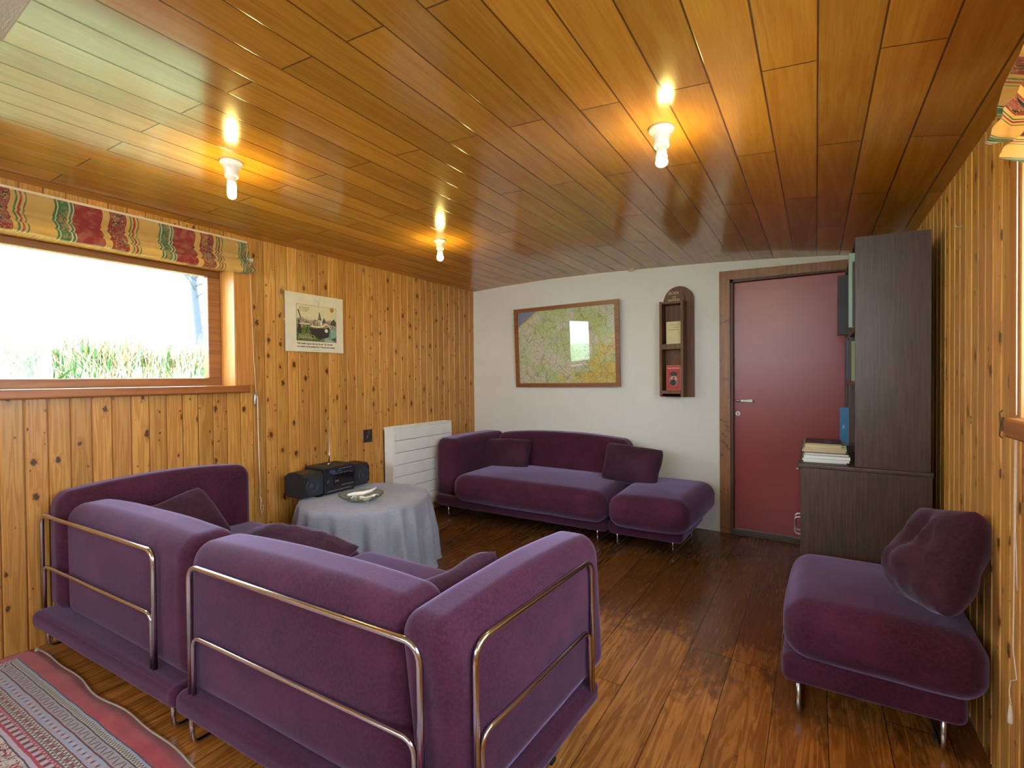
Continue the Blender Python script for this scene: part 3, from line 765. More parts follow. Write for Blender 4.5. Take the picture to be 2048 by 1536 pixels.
def dial(b):
    t2 = B(); lathe(t2, [(.022, 0), (.022, .008), (.019, .011), (.003, .011)], 28); merge(b, t2, 0, Matrix.Translation((-.078, .078, 0)))
part('dial', dial, plastic)
part('badge', lambda b: [box(b, -.036+i*.011, -.029+i*.011, .073, .087, .005, .0065) for i in range(3)], simple('bronze_badge', (110, 92, 84), .4))
ml = Matrix.Translation((.092, .117, .0035))
text('logo', 'JVC', .011, BM @ ml, simple('silver_print', (200, 200, 196), .4), bb)
def feet(b): bbox(b, -.15, -.11, -.006, .004, -.06, -.02, .002); bbox(b, .10, .14, -.006, .004, -.06, -.02, .002); bbox(b, -.15, .14, -.006, .004, -.17, -.15, .002)
part('foot', feet, black_rubber)
def ant(b): tube(b, [(.0, .176, -.10), (.012, .25, -.11), (.028, .34, -.13), (.042, .43, -.15), (.058, .50, -.17)], .0028, 8, taper=[1.5, 1.1, .8, .6, .5]); tube(b, [(-.01, .176, -.10), (.01, .186, -.10)], .006)
part('aerial', ant, chrome)

# ------------------------------------------------------------------ glass bowl with shells
BC = (-2.375, 1.985, .447)
bw = thing('glass_bowl', 'shallow green glass bowl on the grey tablecloth', 'bowl')
bm = B(); lathe(bm, [(.004, .0), (.055, .0), (.085, .012), (.118, .034), (.134, .046), (.137, .045), (.120, .030), (.086, .008), (.056, -.0025+.0005), (.004, -.002)], 48, BC); o = obj('bowl_body', bm, bowl_glass, bw)
shell_w = simple('white_shell', (232, 226, 216), .4); shell_p = simple('pinkish_shell', (206, 164, 136), .4)
def shell(x, y, z, r, rz, sq=.5, mat=None, label=''):
    bm = B(); n = 20; m = 10
    top = []
    for j in range(m+1):
        t = j/m; ring = []
        for i in range(n+1):
            a = -pi*.55+i/n*pi*1.1
            rib = 1+.04*math.cos(i*pi)
            ring.append(bm.verts.new((r*t*cos(a)*rib-r*.3, r*t*sin(a)*rib*.95, r*sq*(1-(2*t-1)**2)*.6+.002)))
        top.append(ring)
    for A, Bq in zip(top, top[1:]):
        for i in range(n): bm.faces.new((A[i], A[i+1], Bq[i+1], Bq[i])).smooth = True
    g = bmesh.ops.extrude_face_region(bm, geom=bm.faces[:]); 
    for v in [e for e in g['geom'] if isinstance(e, bmesh.types.BMVert)]: v.co.z -= .003
    bm.transform(Matrix.Translation((x, y, z)) @ Matrix.Rotation(rz, 4, 'Z') @ Matrix.Rotation(random.uniform(-.35, .35), 4, 'X'))
    return tag(obj('shell', bm, mat or shell_w), label, 'shell', 'sea shells in the glass bowl')
rs = random.Random(3)
for k, (dx, dy, dz) in enumerate([(0, 0, .004), (.045, .01, .008), (-.045, .015, .008), (.01, .05, .008), (-.01, -.045, .008), (.055, .045, .016), (-.03, -.02, .018), (.03, -.02, .020), (.065, -.01, .020)]):
    shell(BC[0]+dx, BC[1]+dy, BC[2]+dz, rs.uniform(.026, .036), rs.uniform(0, 6.28), .7, label='white sea shell lying in the green glass bowl')
o = shell(BC[0]-.03, BC[1]+.015, BC[2]+.03, .028, 1.0, .9, shell_p, 'pinkish sea shell on the left of the bowl'); del o['group']
bm = B(); tube(bm, [(-.09, 0, .0), (-.05, .002, .004), (0, .0, .003), (.05, 0, .012), (.085, .0, .03)], .011, 10, taper=[.7, 1, 1.1, .9, .3]); bm.transform(frame3((BC[0]+.005, BC[1]+.005, BC[2]+.043), (.55, .83, 0), (-.83, .55, 0)))
tag(obj('razor_shell', bm, shell_w, smooth=True), 'long white curved shell lying across the bowl', 'shell')

# ------------------------------------------------------------------ radiator cover and wall plate
rad = thing('radiator', 'white panel radiator against the pine wall, behind the far sofa', 'radiator')
bm = B(); y0, y1 = 2.712, 3.445
bbox(bm, -2.97, -2.862, y0, y0+.012, .105, .806, .002); bbox(bm, -2.97, -2.862, y1-.012, y1, .105, .806, .002)
bbox(bm, -2.97, -2.955, y0, y1, .12, .79, .002)
split('side_panel', bm, white_enamel, rad)
bm = B()
for k in range(7):
    z0 = .108+k*.0985; bbox(bm, -2.872, -2.858, y0+.012, y1-.012, z0, z0+.0945, .002)
obj('front_panel', bm, white_enamel, rad)
bm = B(); box(bm, -2.955, -2.872, y0+.012, y1-.012, .785, .790)
for k in range(34): box(bm, -2.95, -2.875, y0+.02+k*.0208, y0+.031+k*.0208, .790, .797)
bbox(bm, -2.875, -2.862, y0+.01, y1-.01, .795, .806, .001); bbox(bm, -2.97, -2.955, y0+.01, y1-.01, .79, .806, .001)
obj('top_grille', bm, white_enamel, rad)
wp = thing('wall_plate', 'small black switch plate on the pine wall above the stereo', 'switch plate')
bm = B(); bbox(bm, XL, XL+.008, 2.512, 2.594, .704, .803, .002); obj('plate', bm, plastic, wp)
bm = B(); bbox(bm, XL+.008, XL+.013, 2.538, 2.55, .742, .757, .002); tag(obj('pilot_light', bm, simple('red_pilot', (200, 50, 50), .3), wp), 'red pilot light')
bm = B()
for k, (yy, zz, ll) in enumerate([(2.55, .79, .025), (2.55, .778, .02), (2.556, .766, .018), (2.53, .73, .01), (2.57, .715, .012)]): box(bm, XL+.008, XL+.0088, yy, yy+ll, zz, zz+.002)
split('print', bm, grey_p, wp)

# ------------------------------------------------------------------ framed print on the left wall
pic = thing('framed_print', 'frameless white mounted print of a barge on the pine wall', 'picture')
PM = frame3((XL+.012, 1.868, 1.392), (0, 1, 0), (0, 0, 1)); PW, PH = .460, .399
def pp(name, polys, mat, lift, parent=pic, d=.0006):
    b = B()
    for q in polys: prism(b, [(a, c, lift) for a, c in q], (0, 0, d))
    b.transform(PM); return (split if name in ('roof', 'painted_tree', 'hull', 'gunwale') else obj)(name, b, mat, parent)
R4 = lambda a, b, c, d: [(a, b), (c, b), (c, d), (a, d)]
b = B(); box(b, 0, PW, 0, PH, -.011, 0); b.transform(PM); obj('backing_board', b, simple('grey_board_edge', (120, 110, 100), .7), pic)
pp('mount', [R4(0, 0, PW, PH)], simple('cream_mount', (218, 208, 184), .6), .0)
ax0, ax1, az0, az1 = .083, .398, .076, .322
pp('keyline', [R4(ax0-.002, az0-.002, ax1+.002, az0), R4(ax0-.002, az1, ax1+.002, az1+.002), R4(ax0-.002, az0, ax0, az1), R4(ax1, az0, ax1+.002, az1)], simple('olive_line', (110, 104, 70), .7), .0006)
def scene_mat():
    m = Mat('watercolour_scene', .7); x, y, z, p = m.pos()
    n = m.noise(m.v(0, m.mul(y, 26), m.mul(z, 26)), 1, 5, .65, .5); n2 = m.noise(m.v(0, m.mul(y, 70), m.mul(z, 50)), 1, 3, .6, 1)
    h = m.add(m.ma('SUBTRACT', z, 1.392), m.mul(m.ma('SUBTRACT', n, .5), .09))
    sky = m.mix(n, lin(222, 212, 168), lin(196, 190, 150))
    grass = m.mix(m.ss(n2, .35, .65), lin(40, 48, 26), lin(112, 130, 62))
    town = m.mix(m.ss(n2, .4, .6), lin(96, 98, 92), lin(178, 148, 116))
    water = m.mix(n, lin(96, 138, 128), lin(160, 178, 150))
    c = m.mix(m.ss(h, .215, .235), town, sky); c = m.mix(m.ss(h, .165, .19), grass, c)
    right = m.mul(m.ss(y, 1.868+.285, 1.868+.31), m.ma('SUBTRACT', 1, m.ss(h, .16, .2)))
    c = m.mix(right, c, water); m.col(c); return m.m
pp('painting', [R4(ax0, az0, ax1, az1)], scene_mat(), .0006)
ink = simple('dark_ink', (34, 34, 30), .6); cream = simple('cream_ink', (226, 214, 178), .6)
pp('hull', [[(.175, .165), (.30, .168), (.335, .182), (.345, .165), (.335, .11), (.26, .09), (.20, .12)], [(.09, .13), (.12, .12), (.11, .2), (.095, .22)], [(.09, .285), (.097, .288), (.118, .232), (.111, .232)]], simple('dark_hull', (48, 42, 36), .7), .0012)
pp('gunwale', [[(.19, .176), (.25, .172), (.29, .178), (.315, .198), (.335, .188), (.345, .172), (.349, .176), (.335, .196), (.315, .207), (.285, .190), (.25, .181), (.19, .184)], R4(.252, .18, .255, .300), R4(.20, .18, .202, .215), R4(.232, .18, .234, .215), R4(.265, .19, .280, .212), R4(.10, .19, .18, .196)], cream, .0018)
pp('roof', [R4(.218, .213, .232, .222), R4(.308, .214, .320, .222), R4(.125, .224, .135, .231)], simple('red_roofs', (176, 92, 60), .7), .0012)
pp('painted_tree', [[(.245, .225), (.275, .225), (.268, .255), (.260, .285), (.252, .262)], [(.28, .21), (.31, .21), (.297, .245)], [(.345, .2), (.395, .195), (.395, .225), (.378, .245), (.36, .225)], [(.34, .09), (.343, .09), (.349, .155), (.346, .155)], [(.35, .09), (.395, .08), (.395, .11), (.37, .105)]], simple('grey_green_trees', (64, 76, 66), .7), .0014)
b = B(); t2 = B(); lathe(t2, [(.001, 0), (.0155, 0), (.0155, .0008), (.001, .0008)], 24); merge(b, t2, 0, Matrix.Translation((.362, .307, .0012))); b.transform(PM); obj('orange_sun', b, simple('ochre_sun', (184, 120, 28), .6), pic)
b = B(); t2 = B(); lathe(t2, [(.001, 0), (.0135, 0), (.0135, .0008), (.001, .0008)], 20); merge(b, t2, 0, Matrix.Translation((.315, .155, .0018))); b.transform(PM); obj('bow_emblem', b, cream, pic)
def T(x, z, l=.002): return PM @ Matrix.Translation((x, z, l))
text('handwriting', "Wat heden nog en kind als de ren. Tip wel niet", .0150, T(.084, .052, .0008), ink, pic, squeeze=.98, shear=.2, bold=.0005)
text('handwriting', "ons huiden wij het gedeg dat p'Tresorgh den vandezy", .0150, T(.084, .031, .0008), ink, pic, squeeze=.93, shear=.2, bold=.0005)
text('handwriting', "( de schets van ... )", .010, T(.20, .012, .0008), grey_p, pic)
text('handwriting', "LIEVE MENSEN\nhier is het schip\nvan ons allen", .0125, T(.100, .299), simple('brown_ink', (120, 84, 40), .7), pic, line=.9)
text('caption', "WONDERLIJK DAT HET\nHIER ZO MOOI KAN ZIJN", .0085, T(.105, .105, .002), cream, pic, line=1.0)
text('caption', "van Neder", .011, T(.325, .082, .002), cream, pic)
b = B(); tube(b, rounded([(.098, .087, .0022), (.108, .096, .0022), (.212, .090, .0022), (.222, .104, .0022), (.212, .117, .0022), (.108, .120, .0022), (.100, .108, .0022), (.098, .087, .0022)], .006, 4), .0007, 5); b.transform(PM); obj('speech_outline', b, cream, pic)
b = B(); tube(b, [(.251, .345, .0022), (.252, .322, .0022), (.253, .30, .0022)], .0006, 5); tube(b, [(.225, .362, .002), (.25, .352, .002), (.262, .366, .002)], .0006, 5); tube(b, [(.25, .352, .002), (.262, .338, .002)], .0006, 5); b.transform(PM); obj('hanging_thread', b, simple('olive_thread', (120, 104, 52), .7), pic)
b = B()
for cx_, cz_ in ((.12, 0), (.355, 0), (0, .21), (PW, .19)): box(b, cx_-.004, cx_+.004, cz_-.005, cz_+.005, -.011, .0015)
b.transform(PM); split('clip', b, steel, pic)

# ------------------------------------------------------------------ framed map
mp = thing('framed_map', 'large coloured land map in a thin brown wooden frame on the white wall', 'map')
c00, c10, c11, c01 = Vector((-2.436, 3.925, 1.109)), Vector((-1.398, 3.925, 1.114)), Vector((-1.425, 3.895, 1.852)), Vector((-2.470, 3.895, 1.852))
MX = (c10-c00); MW_ = MX.length; MZ = (c01-c00); MH_ = 0.742
MM = frame3(c00, MX, ((c01+c11)/2-(c00+c10)/2)); MM = MM
# x right, y up, z = x cross y -> (1,0,0)x(0,0,1) = (0,-1,0) towards the room
fwid = .036
def mapmat():
    m = Mat('printed_map', .55); x, y, z, p = m.pos()
    u = m.ma('DIVIDE', m.ma('SUBTRACT', x, -2.45), 1.04); w = m.ma('DIVIDE', m.ma('SUBTRACT', z, 1.11), .742)
    v = m.v(u, m.mul(w, .72), 0)
    a = m.noise(v, 4.2, 5, .6, .6); bq = m.noise(v, 7, 5, .65, .4); cells = m.n('ShaderNodeTexVoronoi', {'Vector': v, 'Scale': 26.0}, feature='DISTANCE_TO_EDGE')
    dz = m.add(v, v) if False else m.n('ShaderNodeVectorMath', [v, m.n('ShaderNodeVectorMath', [m.n('ShaderNodeTexNoise', {'Vector': v, 'Scale': 9.0}, out=1), (.06, .06, .06)], operation='MULTIPLY')], operation='ADD')
    roads = m.n('ShaderNodeTexVoronoi', {'Vector': dz, 'Scale': 13.0}, feature='DISTANCE_TO_EDGE')
    roads2 = m.n('ShaderNodeTexVoronoi', {'Vector': dz, 'Scale': 34.0}, feature='DISTANCE_TO_EDGE')
    land = m.mix(m.ss(a, .42, .56), lin(214, 206, 190), lin(188, 200, 138))
    land = m.mix(m.mul(m.ss(bq, .5, .62), .5), land, lin(196, 206, 150))
    low = m.add(m.add(m.mul(m.ma('SUBTRACT', 1, w), .55), m.mul(u, .50)), m.mul(m.ma('SUBTRACT', bq, .5), 1.6))
    land = m.mix(m.ss(low, .72, .86), land, lin(214, 198, 110))
    sandy = m.add(low, m.mul(m.ma('SUBTRACT', m.noise(v, 16, 4, .6), .5), .9))
    land = m.mix(m.mul(m.ss(sandy, .88, .96), .8), land, lin(216, 174, 62))
    mauve = m.noise(m.v(u, w, 4), 14, 2); land = m.mix(m.mul(m.ss(mauve, .64, .68), .7), land, lin(176, 158, 168))
    gr = m.noise(m.v(u, w, 9), 10, 3); land = m.mix(m.mul(m.ss(gr, .63, .68), .6), land, lin(116, 158, 96))
    land = m.mix(m.mul(m.ma('SUBTRACT', 1, m.ss(roads, .008, .022)), .8), land, lin(128, 100, 96))
    land = m.mix(m.mul(m.ma('SUBTRACT', 1, m.ss(roads2, .015, .05)), .5), land, lin(140, 120, 104))
    coast = m.add(m.ma('SUBTRACT', w, m.add(.72, m.mul(u, .95))), m.mul(m.ma('SUBTRACT', bq, .5), .05))
    land = m.mix(m.ss(coast, -.035, -.03), land, lin(204, 184, 120))
    c = m.mix(m.ss(coast, -.004, .004), land, lin(122, 136, 172)); m.col(c); return m.m
b = B(); box(b, fwid*.6, MW_-fwid*.6, fwid*.6, MH_-fwid*.6, .004, .006); b.transform(MM); obj('map_sheet', b, mapmat(), mp)
b = B(); box(b, fwid*.6, MW_-fwid*.6, fwid*.6, MH_-fwid*.6, .0095, .0105); b.transform(MM); obj('glass', b, map_glass, mp)
b = B()
for q in ([(0, 0), (MW_, 0), (MW_-fwid, fwid), (fwid, fwid)], [(MW_, 0), (MW_, MH_), (MW_-fwid, MH_-fwid), (MW_-fwid, fwid)], [(MW_, MH_), (0, MH_), (fwid, MH_-fwid), (MW_-fwid, MH_-fwid)], [(0, MH_), (0, 0), (fwid, fwid), (fwid, MH_-fwid)]):
    prism(b, [(x_, y_, 0) for x_, y_ in q], (0, 0, .02))
b.transform(MM); obj('frame', b, map_frame_wood, mp)
bm = B(); tube(bm, [(-2.0, 3.90, 1.845), (-1.955, 3.946, 1.882), (-1.91, 3.90, 1.845)], .001, 5); tube(bm, [(-1.955, 3.952, 1.882), (-1.955, 3.938, 1.884)], .0025, 6); obj('hanging_wire', bm, steel, mp)

# ------------------------------------------------------------------ arched wall shelf "boek v/d week"
sh = thing('wall_shelf', 'narrow arched brown wooden wall shelf between the map and the door', 'shelf')
bm = B(); x0, x1 = -1.035, -.805; zb, zt = 1.035, 1.80; cx_ = (x0+x1)/2+.0; rr = (x1-x0)/2
prof = [(x0, zb), (x1, zb), (x1, zt)]+[(cx_+rr*cos(a*pi/16), zt+rr*sin(a*pi/16)) for a in range(1, 16)]+[(x0, zt)]
prism(bm, [(a, 3.925, z) for a, z in prof], (0, .022, 0)); obj('back_board', bm, shelf_wood, sh)
# carcass (slightly narrower, standing forward, with wavy front edges)
def side(bm, xa, xb, seed):
    n = 14; pts = []
    for i in range(n+1):
        z = zb+.005+(zt-.02-zb)*i/n; pts.append((xa, 3.805+.006*mnoise.noise(Vector((seed, z*7, 0))), z))
    pts += [(xa, 3.925, zt-.015), (xa, 3.925, zb+.005)]
    prism(bm, pts, (xb-xa, 0, 0))
bm = B(); side(bm, -1.040, -1.022, 1); side(bm, -.878, -.860, 5); split('side_board', bm, shelf_wood, sh)
bm = B(); box(bm, -1.022, -.878, 3.815, 3.925, zt-.035, zt-.018); bbox(bm, -1.022, -.878, 3.81, 3.925, 1.415, 1.435, .003); bbox(bm, -1.022, -.878, 3.806, 3.925, 1.045, 1.066, .003)
bbox(bm, -1.022, -.878, 3.806, 3.818, 1.045, 1.088, .003); bbox(bm, -1.022, -.878, 3.808, 3.818, 1.41, 1.452, .003)
split('shelf_board', bm, shelf_wood, sh)
# domed sign board above, at the front
bm = B(); cx2 = -.953; r2 = .085
prism(bm, [(cx2+r2*cos(a*pi/16), 3.915, zt-.015+r2*1.15*sin(a*pi/16)) for a in range(17)], (0, .012, 0)); obj('arched_header', bm, shelf_wood, sh)
chalk = simple('chalk_lettering', (206, 190, 160), .8)
SM = frame3((-.953, 3.9135, 1.85), (1, 0, 0), (0, 0, 1))
text('lettering', 'BOEK', .034, SM @ Matrix.Translation((0, -.0, 0)), chalk, sh, align='CENTER', ext=.0006)
text('lettering', 'v/d', .024, SM @ Matrix.Translation((0, -.026, 0)), chalk, sh, align='CENTER', ext=.0006)
text('lettering', 'WEEK', .036, SM @ Matrix.Translation((0, -.058, 0)), chalk, sh, align='CENTER', ext=.0006)

def book(label, c, right, w, h, t, cover, cat='book', group=None, spine_left=True, pages=None):
    """standing book; c = bottom-left-front corner; right = direction of cover width"""
    M = frame3(c, right, (0, 0, 1)); r = thing('book', label, cat, group)
    b = B(); box(b, 0, w, 0, h, -.0015, 0); box(b, 0, w, 0, h, -t, -t+.0015); box(b, 0, .002, 0, h, -t, 0); b.transform(M); obj('cover', b, cover, r)
    b = B(); box(b, .002, w-.003, .002, h-.002, -t+.0015, -.0015); b.transform(M); obj('pages', b, pages or paper, r)
    return r, M
c1 = simple('cream_cover', (214, 202, 148), .6)
bk, M = book('cream poetry paperback on the upper shelf of the arched wall shelf', (-1.0, 3.855, 1.4525), (1, .12, 0), .108, .178, .022, c1)
brn = simple('brown_print', (134, 106, 62), .7)
text('title', 'Herman de\nConinck\nDe gedichten\n2', .0165, M @ Matrix.Translation((.100, .150, .0004)), brn, bk, align='RIGHT', line=1.25, squeeze=.92)
b = B(); prism(b, [(.108, .002, -.003), (.134, .002, -.020), (.134, .172, -.020), (.108, .174, -.003)], (0, 0, -.003)); b.transform(M); split('open_page', b, paper, bk)
red = simple('red_cover', (172, 24, 18), .5); orange = simple('orange_edge', (226, 120, 40), .5)
bk, M = book('red paperback with orange edging on the lower shelf of the arched wall shelf', (-.998, 3.85, 1.089), (1, .1, 0), .104, .196, .026, red)
wh = simple('white_print', (232, 222, 206), .6)
text('title', 'ADAM BRITAINE', .0135, M @ Matrix.Translation((.052, .170, .0005)), wh, bk, align='CENTER', squeeze=.9)
text('subtitle', 'de ziekte van het hart', .0072, M @ Matrix.Translation((.052, .158, .0005)), orange, bk, align='CENTER')
b = B()
for q in (R4(.0, 0, .003, .196), R4(.101, 0, .104, .196), R4(0, 0, .104, .003), R4(0, .193, .104, .196)): prism(b, [(x_, y_, .0002) for x_, y_ in q], (0, 0, .0006))
b.transform(M); obj('border', b, orange, bk)
b = B(); NO = 26
for mi_, (cx_, cz_, ra, rb_) in enumerate(((.055, .085, .034, .058), (.055, .128, .028, .018), (.056, .092, .022, .022), (.05, .062, .022, .026), (.055, .098, .009, .010))):
    prism(b, [(cx_+ra*cos(2*pi*i/NO)*(1+.12*sin(i*5)), cz_+rb_*sin(2*pi*i/NO), .0003+mi_*.0004) for i in range(NO)], (0, 0, .0004), mi_)
b.transform(M); obj('cover_picture', b, [simple('sepia', (150, 96, 74), .6), simple('dark_hair_brown', (60, 34, 30), .6), simple('pale_tan', (196, 160, 130), .6), simple('ink_black', (34, 28, 34), .6), red], bk)
b = B()
for k in range(5): prism(b, [(.104, .002, -.004-k*.004), (.134-k*.003, .002, -.018-k*.003), (.140-k*.003, .188, -.018-k*.003), (.104, .19, -.004-k*.004)], (0, 0, -.0012))
b.transform(M); split('open_page', b, paper, bk)

# ------------------------------------------------------------------ dark cabinet with bookshelf top
CY0, CY1 = 2.62, 3.60
cab = thing('cabinet', 'low dark stained wooden cabinet against the right wall, under the bookcase', 'cabinet')
bm = B(); bbox(bm, -.062, .412, CY0, CY0+.02, 0, .765, .002); bbox(bm, -.062, .412, CY1-.02, CY1, 0, .765, .002); box(bm, .395, .41, CY0+.02, CY1-.02, .02, .765)
box(bm, -.045, .395, CY0+.02, CY1-.02, .06, .08)
obj('body', bm, dark_wood, cab)
bm = B(); bbox(bm, -.072, .416, CY0-.006, CY1+.004, .765, .786, .006, 3); obj('cabinet_top', bm, dark_wood, cab)
bm = B(); bbox(bm, -.060, -.044, CY0+.022, 3.10, .03, .76, .003); d_ = obj('door', bm, dark_wood, cab)
bm = B(); bbox(bm, -.060, -.044, 3.105, CY1-.022, .03, .76, .003); d2_ = obj('door', bm, dark_wood, cab)
for dd, yy in ((d_, 3.06), (d2_, 3.14)):
    bm = B(); tube(bm, rounded([(-.058, yy, .325), (-.098, yy, .325), (-.098, yy, .418), (-.058, yy, .418)], .02), .0045, 8); obj('handle', bm, steel, dd)
bm = B(); tube(bm, [(-.060, 2.655, .752), (-.076, 2.655, .752), (-.080, 2.655, .752)], .005, 8, taper=[.7, 1, .6]); obj('knob', bm, steel, cab)
sc_ = thing('bookcase', 'tall dark stained bookcase standing on the low cabinet by the right wall', 'bookcase')
bm = B(); z0, z1 = .787, 1.81
prism(bm, [(.148, CY0, z0), (.406, CY0, z0), (.406, CY0, 1.802), (.148, CY0, z1)], (0, .02, 0)); bbox(bm, .150, .406, 3.122, 3.142, z0, z1-.015, .001); bbox(bm, .150, .406, CY1-.02, CY1, z0, z1-.02, .002)
split('side_panel', bm, dark_wood, sc_)
bm = B(); box(bm, .392, .405, CY0+.02, CY1-.02, z0, 1.79); obj('back_panel', bm, dark_wood, sc_)
bm = B()
for z in (1.40, 1.148):
    bbox(bm, .152, .392, CY0+.021, 3.121, z, z+.02, .001); bbox(bm, .152, .392, 3.143, CY1-.021, z, z+.02, .001)
split('shelf_board', bm, wood('reddish_shelf', (104, 58, 44), (80, 42, 32), 1, .45), sc_)  # a reddish reflection is put into the colour of these brown boards
bm = B(); prism(bm, [(.148, CY0+.02, 1.79), (.40, CY0+.02, 1.782), (.40, CY0+.02, 1.80), (.148, CY0+.02, 1.808)], (0, CY1-CY0-.04, 0)); obj('top_panel', bm, dark_wood, sc_)
def spine_book(label, x0, x1, y0, y1, z0, z1, rgb, rough=.5, group=None):
    r = thing('book', label, 'book', group)
    m = simple('cover_%d_%d_%d' % rgb, rgb, rough)
    b = B(); bbox(b, x0, x0+.003, y0, y1, z0, z1, .001); box(b, x0+.002, x1, y0, y0+.002, z0, z1); box(b, x0+.002, x1, y1-.002, y1, z0, z1); obj('cover', b, m, r)
    b = B(); box(b, x0+.003, x1-.003, y0+.002, y1-.002, z0+.003, z1-.003); obj('pages', b, paper, r); return r, m
spine_book('large black book sticking out of the upper bay of the bookcase', .103, .33, 3.20, 3.27, 1.4205, 1.745, (34, 38, 38))
spine_book('tall mint green book at the front of the top shelf of the bookcase', .130, .36, 2.72, 2.765, 1.4205, 1.762, (150, 178, 170))
spine_book('slim dark brown book beside the mint green book', .142, .35, 2.68, 2.70, 1.4205, 1.715, (62, 46, 36))
spine_book('slim blue book behind the mint green book on the top shelf', .14, .35, 2.80, 2.825, 1.4205, 1.70, (84, 110, 168))
spine_book('worn purple-blue book on the middle shelf of the bookcase', .142, .34, 3.22, 3.262, 1.1685, 1.392, (72, 70, 106))
spine_book('pale green book on the middle shelf near the front panel of the bookcase', .146, .34, 2.84, 2.865, 1.1685, 1.362, (134, 152, 108))
br, brm = spine_book('blue brochure standing at the back of the cabinet top', .118, .30, 3.38, 3.40, .7865, 1.008, (60, 118, 168))
BM2 = frame3((.118, 3.379, .90), (1, 0, 0), (0, 0, 1)); text('letter', 'S', .026, BM2 @ Matrix.Translation((.012, -.012, .001)), wh, br)
# pile of magazines at the front left of the cabinet top
mags = [((-.050, 2.665, .17, .25), .007, (206, 208, 216), 'white magazine, lowest in the pile on the dark cabinet'),
        ((-.055, 2.662, .185, .26), .010, (196, 204, 190), 'pale green-white magazine, second from the bottom of the pile'),
        ((-.048, 2.667, .182, .26), .014, (198, 206, 212), 'thick white magazine in the lower half of the pile'),
        ((-.046, 2.690, .175, .25), .007, (156, 136, 120), 'magazine with a colour picture cover in the middle of the pile'),
        ((-.058, 2.735, .178, .24), .010, (164, 142, 132), 'brownish pink magazine in the upper half of the pile'),
        ((-.052, 2.742, .176, .24), .007, (186, 196, 196), 'pale blue-grey magazine, third from the top of the pile'),
        ((-.046, 2.748, .168, .23), .016, (176, 152, 104), 'tan paperback with a green corner, second from the top of the pile'),
        ((-.044, 2.755, .148, .21), .005, (48, 36, 62), 'dark purple booklet with a star pattern, top of the pile')]
z = .7868
for k, ((x, y, w, d), t_, rgb, lab) in enumerate(mags):
    a = random.uniform(-.05, .05); M = Matrix.Translation((x, y, z)) @ Matrix.Rotation(a, 4, 'Z')
    r = thing('magazine', lab, 'magazine', 'magazines piled on the cabinet')
    b = B(); box(b, 0, w, 0, d, 0, .0008); box(b, 0, w, 0, d, t_-.0008, t_); box(b, 0, .001, 0, d, 0, t_); b.transform(M)
    if k == 3:
        m = Mat('colour_picture_cover', .4); pz = m.pos()[3]; n = m.noise(pz, 30, 3)
        m.col(m.ramp(n, [(.3, lin(96, 66, 48)), (.42, lin(182, 140, 128)), (.5, lin(116, 110, 58)), (.58, lin(138, 146, 190)), (.68, lin(206, 186, 188))])); cm = m.m
    else: cm = simple('magazine_cover_%d' % k, rgb, .4)
    obj('cover', b, cm, r)
    b = B(); box(b, .001, w-.001, .001, d-.001, .0008, t_-.0008); b.transform(M); obj('pages', b, simple('magazine_pages_%d' % k, (214, 214, 208) if k < 4 else (196, 176, 130), .7), r)
    if k == 7:
        b = B()
        for q in range(40):
            u, v = rs.uniform(.07, .11), rs.uniform(.04, .17)
            if abs(u-.09)/.02+abs(v-.1)/.07 < 1.1: box(b, u, u+.0022, v, v+.004, t_, t_+.0005)
        b.transform(M); obj('star_pattern', b, grey_p, r)
    if k == 6:
        b = B(); box(b, w-.02, w-.006, -.0006, .0, .004, .013); b.transform(M); obj('green_corner', b, simple('green_corner', (60, 150, 70), .5), r)
    z += t_+.0006

# ------------------------------------------------------------------ roman blinds
def blind_mat(name, off=0):
    m = Mat(name, .8, sheen=.2); x, y, z, p = m.pos()
    yy = m.add(m.add(y, off), m.add(m.mul(m.ma('SINE', m.mul(z, 46)), .006), m.mul(m.ma('SUBTRACT', m.noise(m.v(0, m.mul(y, 30), m.mul(z, 30)), 1, 2), .5), .006)))
    PER = .415; o = .733    # a green band starts at y = o
    f = m.ma('FRACT', m.ma('DIVIDE', m.add(m.ma('SUBTRACT', yy, o), PER*20), PER))
    Y = lin(240, 196, 114); G = lin(88, 138, 98); RD = lin(180, 66, 64); NV = lin(56, 60, 82); CRM = lin(232, 218, 180)
    st = [(0, G), (.016, CRM), (.03, G), (.05, lin(196, 150, 90)), (.115, CRM), (.13, G), (.152, CRM), (.163, RD), (.42, Y), (.485, RD), (.65, Y), (.69, G), (.705, Y), (.720, RD), (.742, Y), (.762, G), (.777, Y)]
    c = m.ramp(f, st, 'CONSTANT')
    # flower motifs in the dark red band and scrolls in the green band
    fl_ = m.noise(m.v(0, m.mul(yy, 42), m.mul(z, 42)), 1, 1, .5, 2.2)
    inb = m.mul(m.ss(f, .50, .52), m.ma('SUBTRACT', 1, m.ss(f, .63, .645)))
    c = m.mix(m.mul(inb, m.ss(fl_, .50, .51)), c, Y); c = m.mix(m.mul(inb, m.ss(fl_, .545, .555)), c, NV)
    ing = m.mul(m.ss(f, .045, .05), m.ma('SUBTRACT', 1, m.ss(f, .112, .116)))
    c = m.mix(m.mul(ing, m.ss(fl_, .46, .47)), c, G)
    wash = m.noise(p, 25, 3); c = m.mix(m.mul(m.ss(wash, .4, .7), .22), c, lin(248, 220, 166))
    m.col(c); return m.m
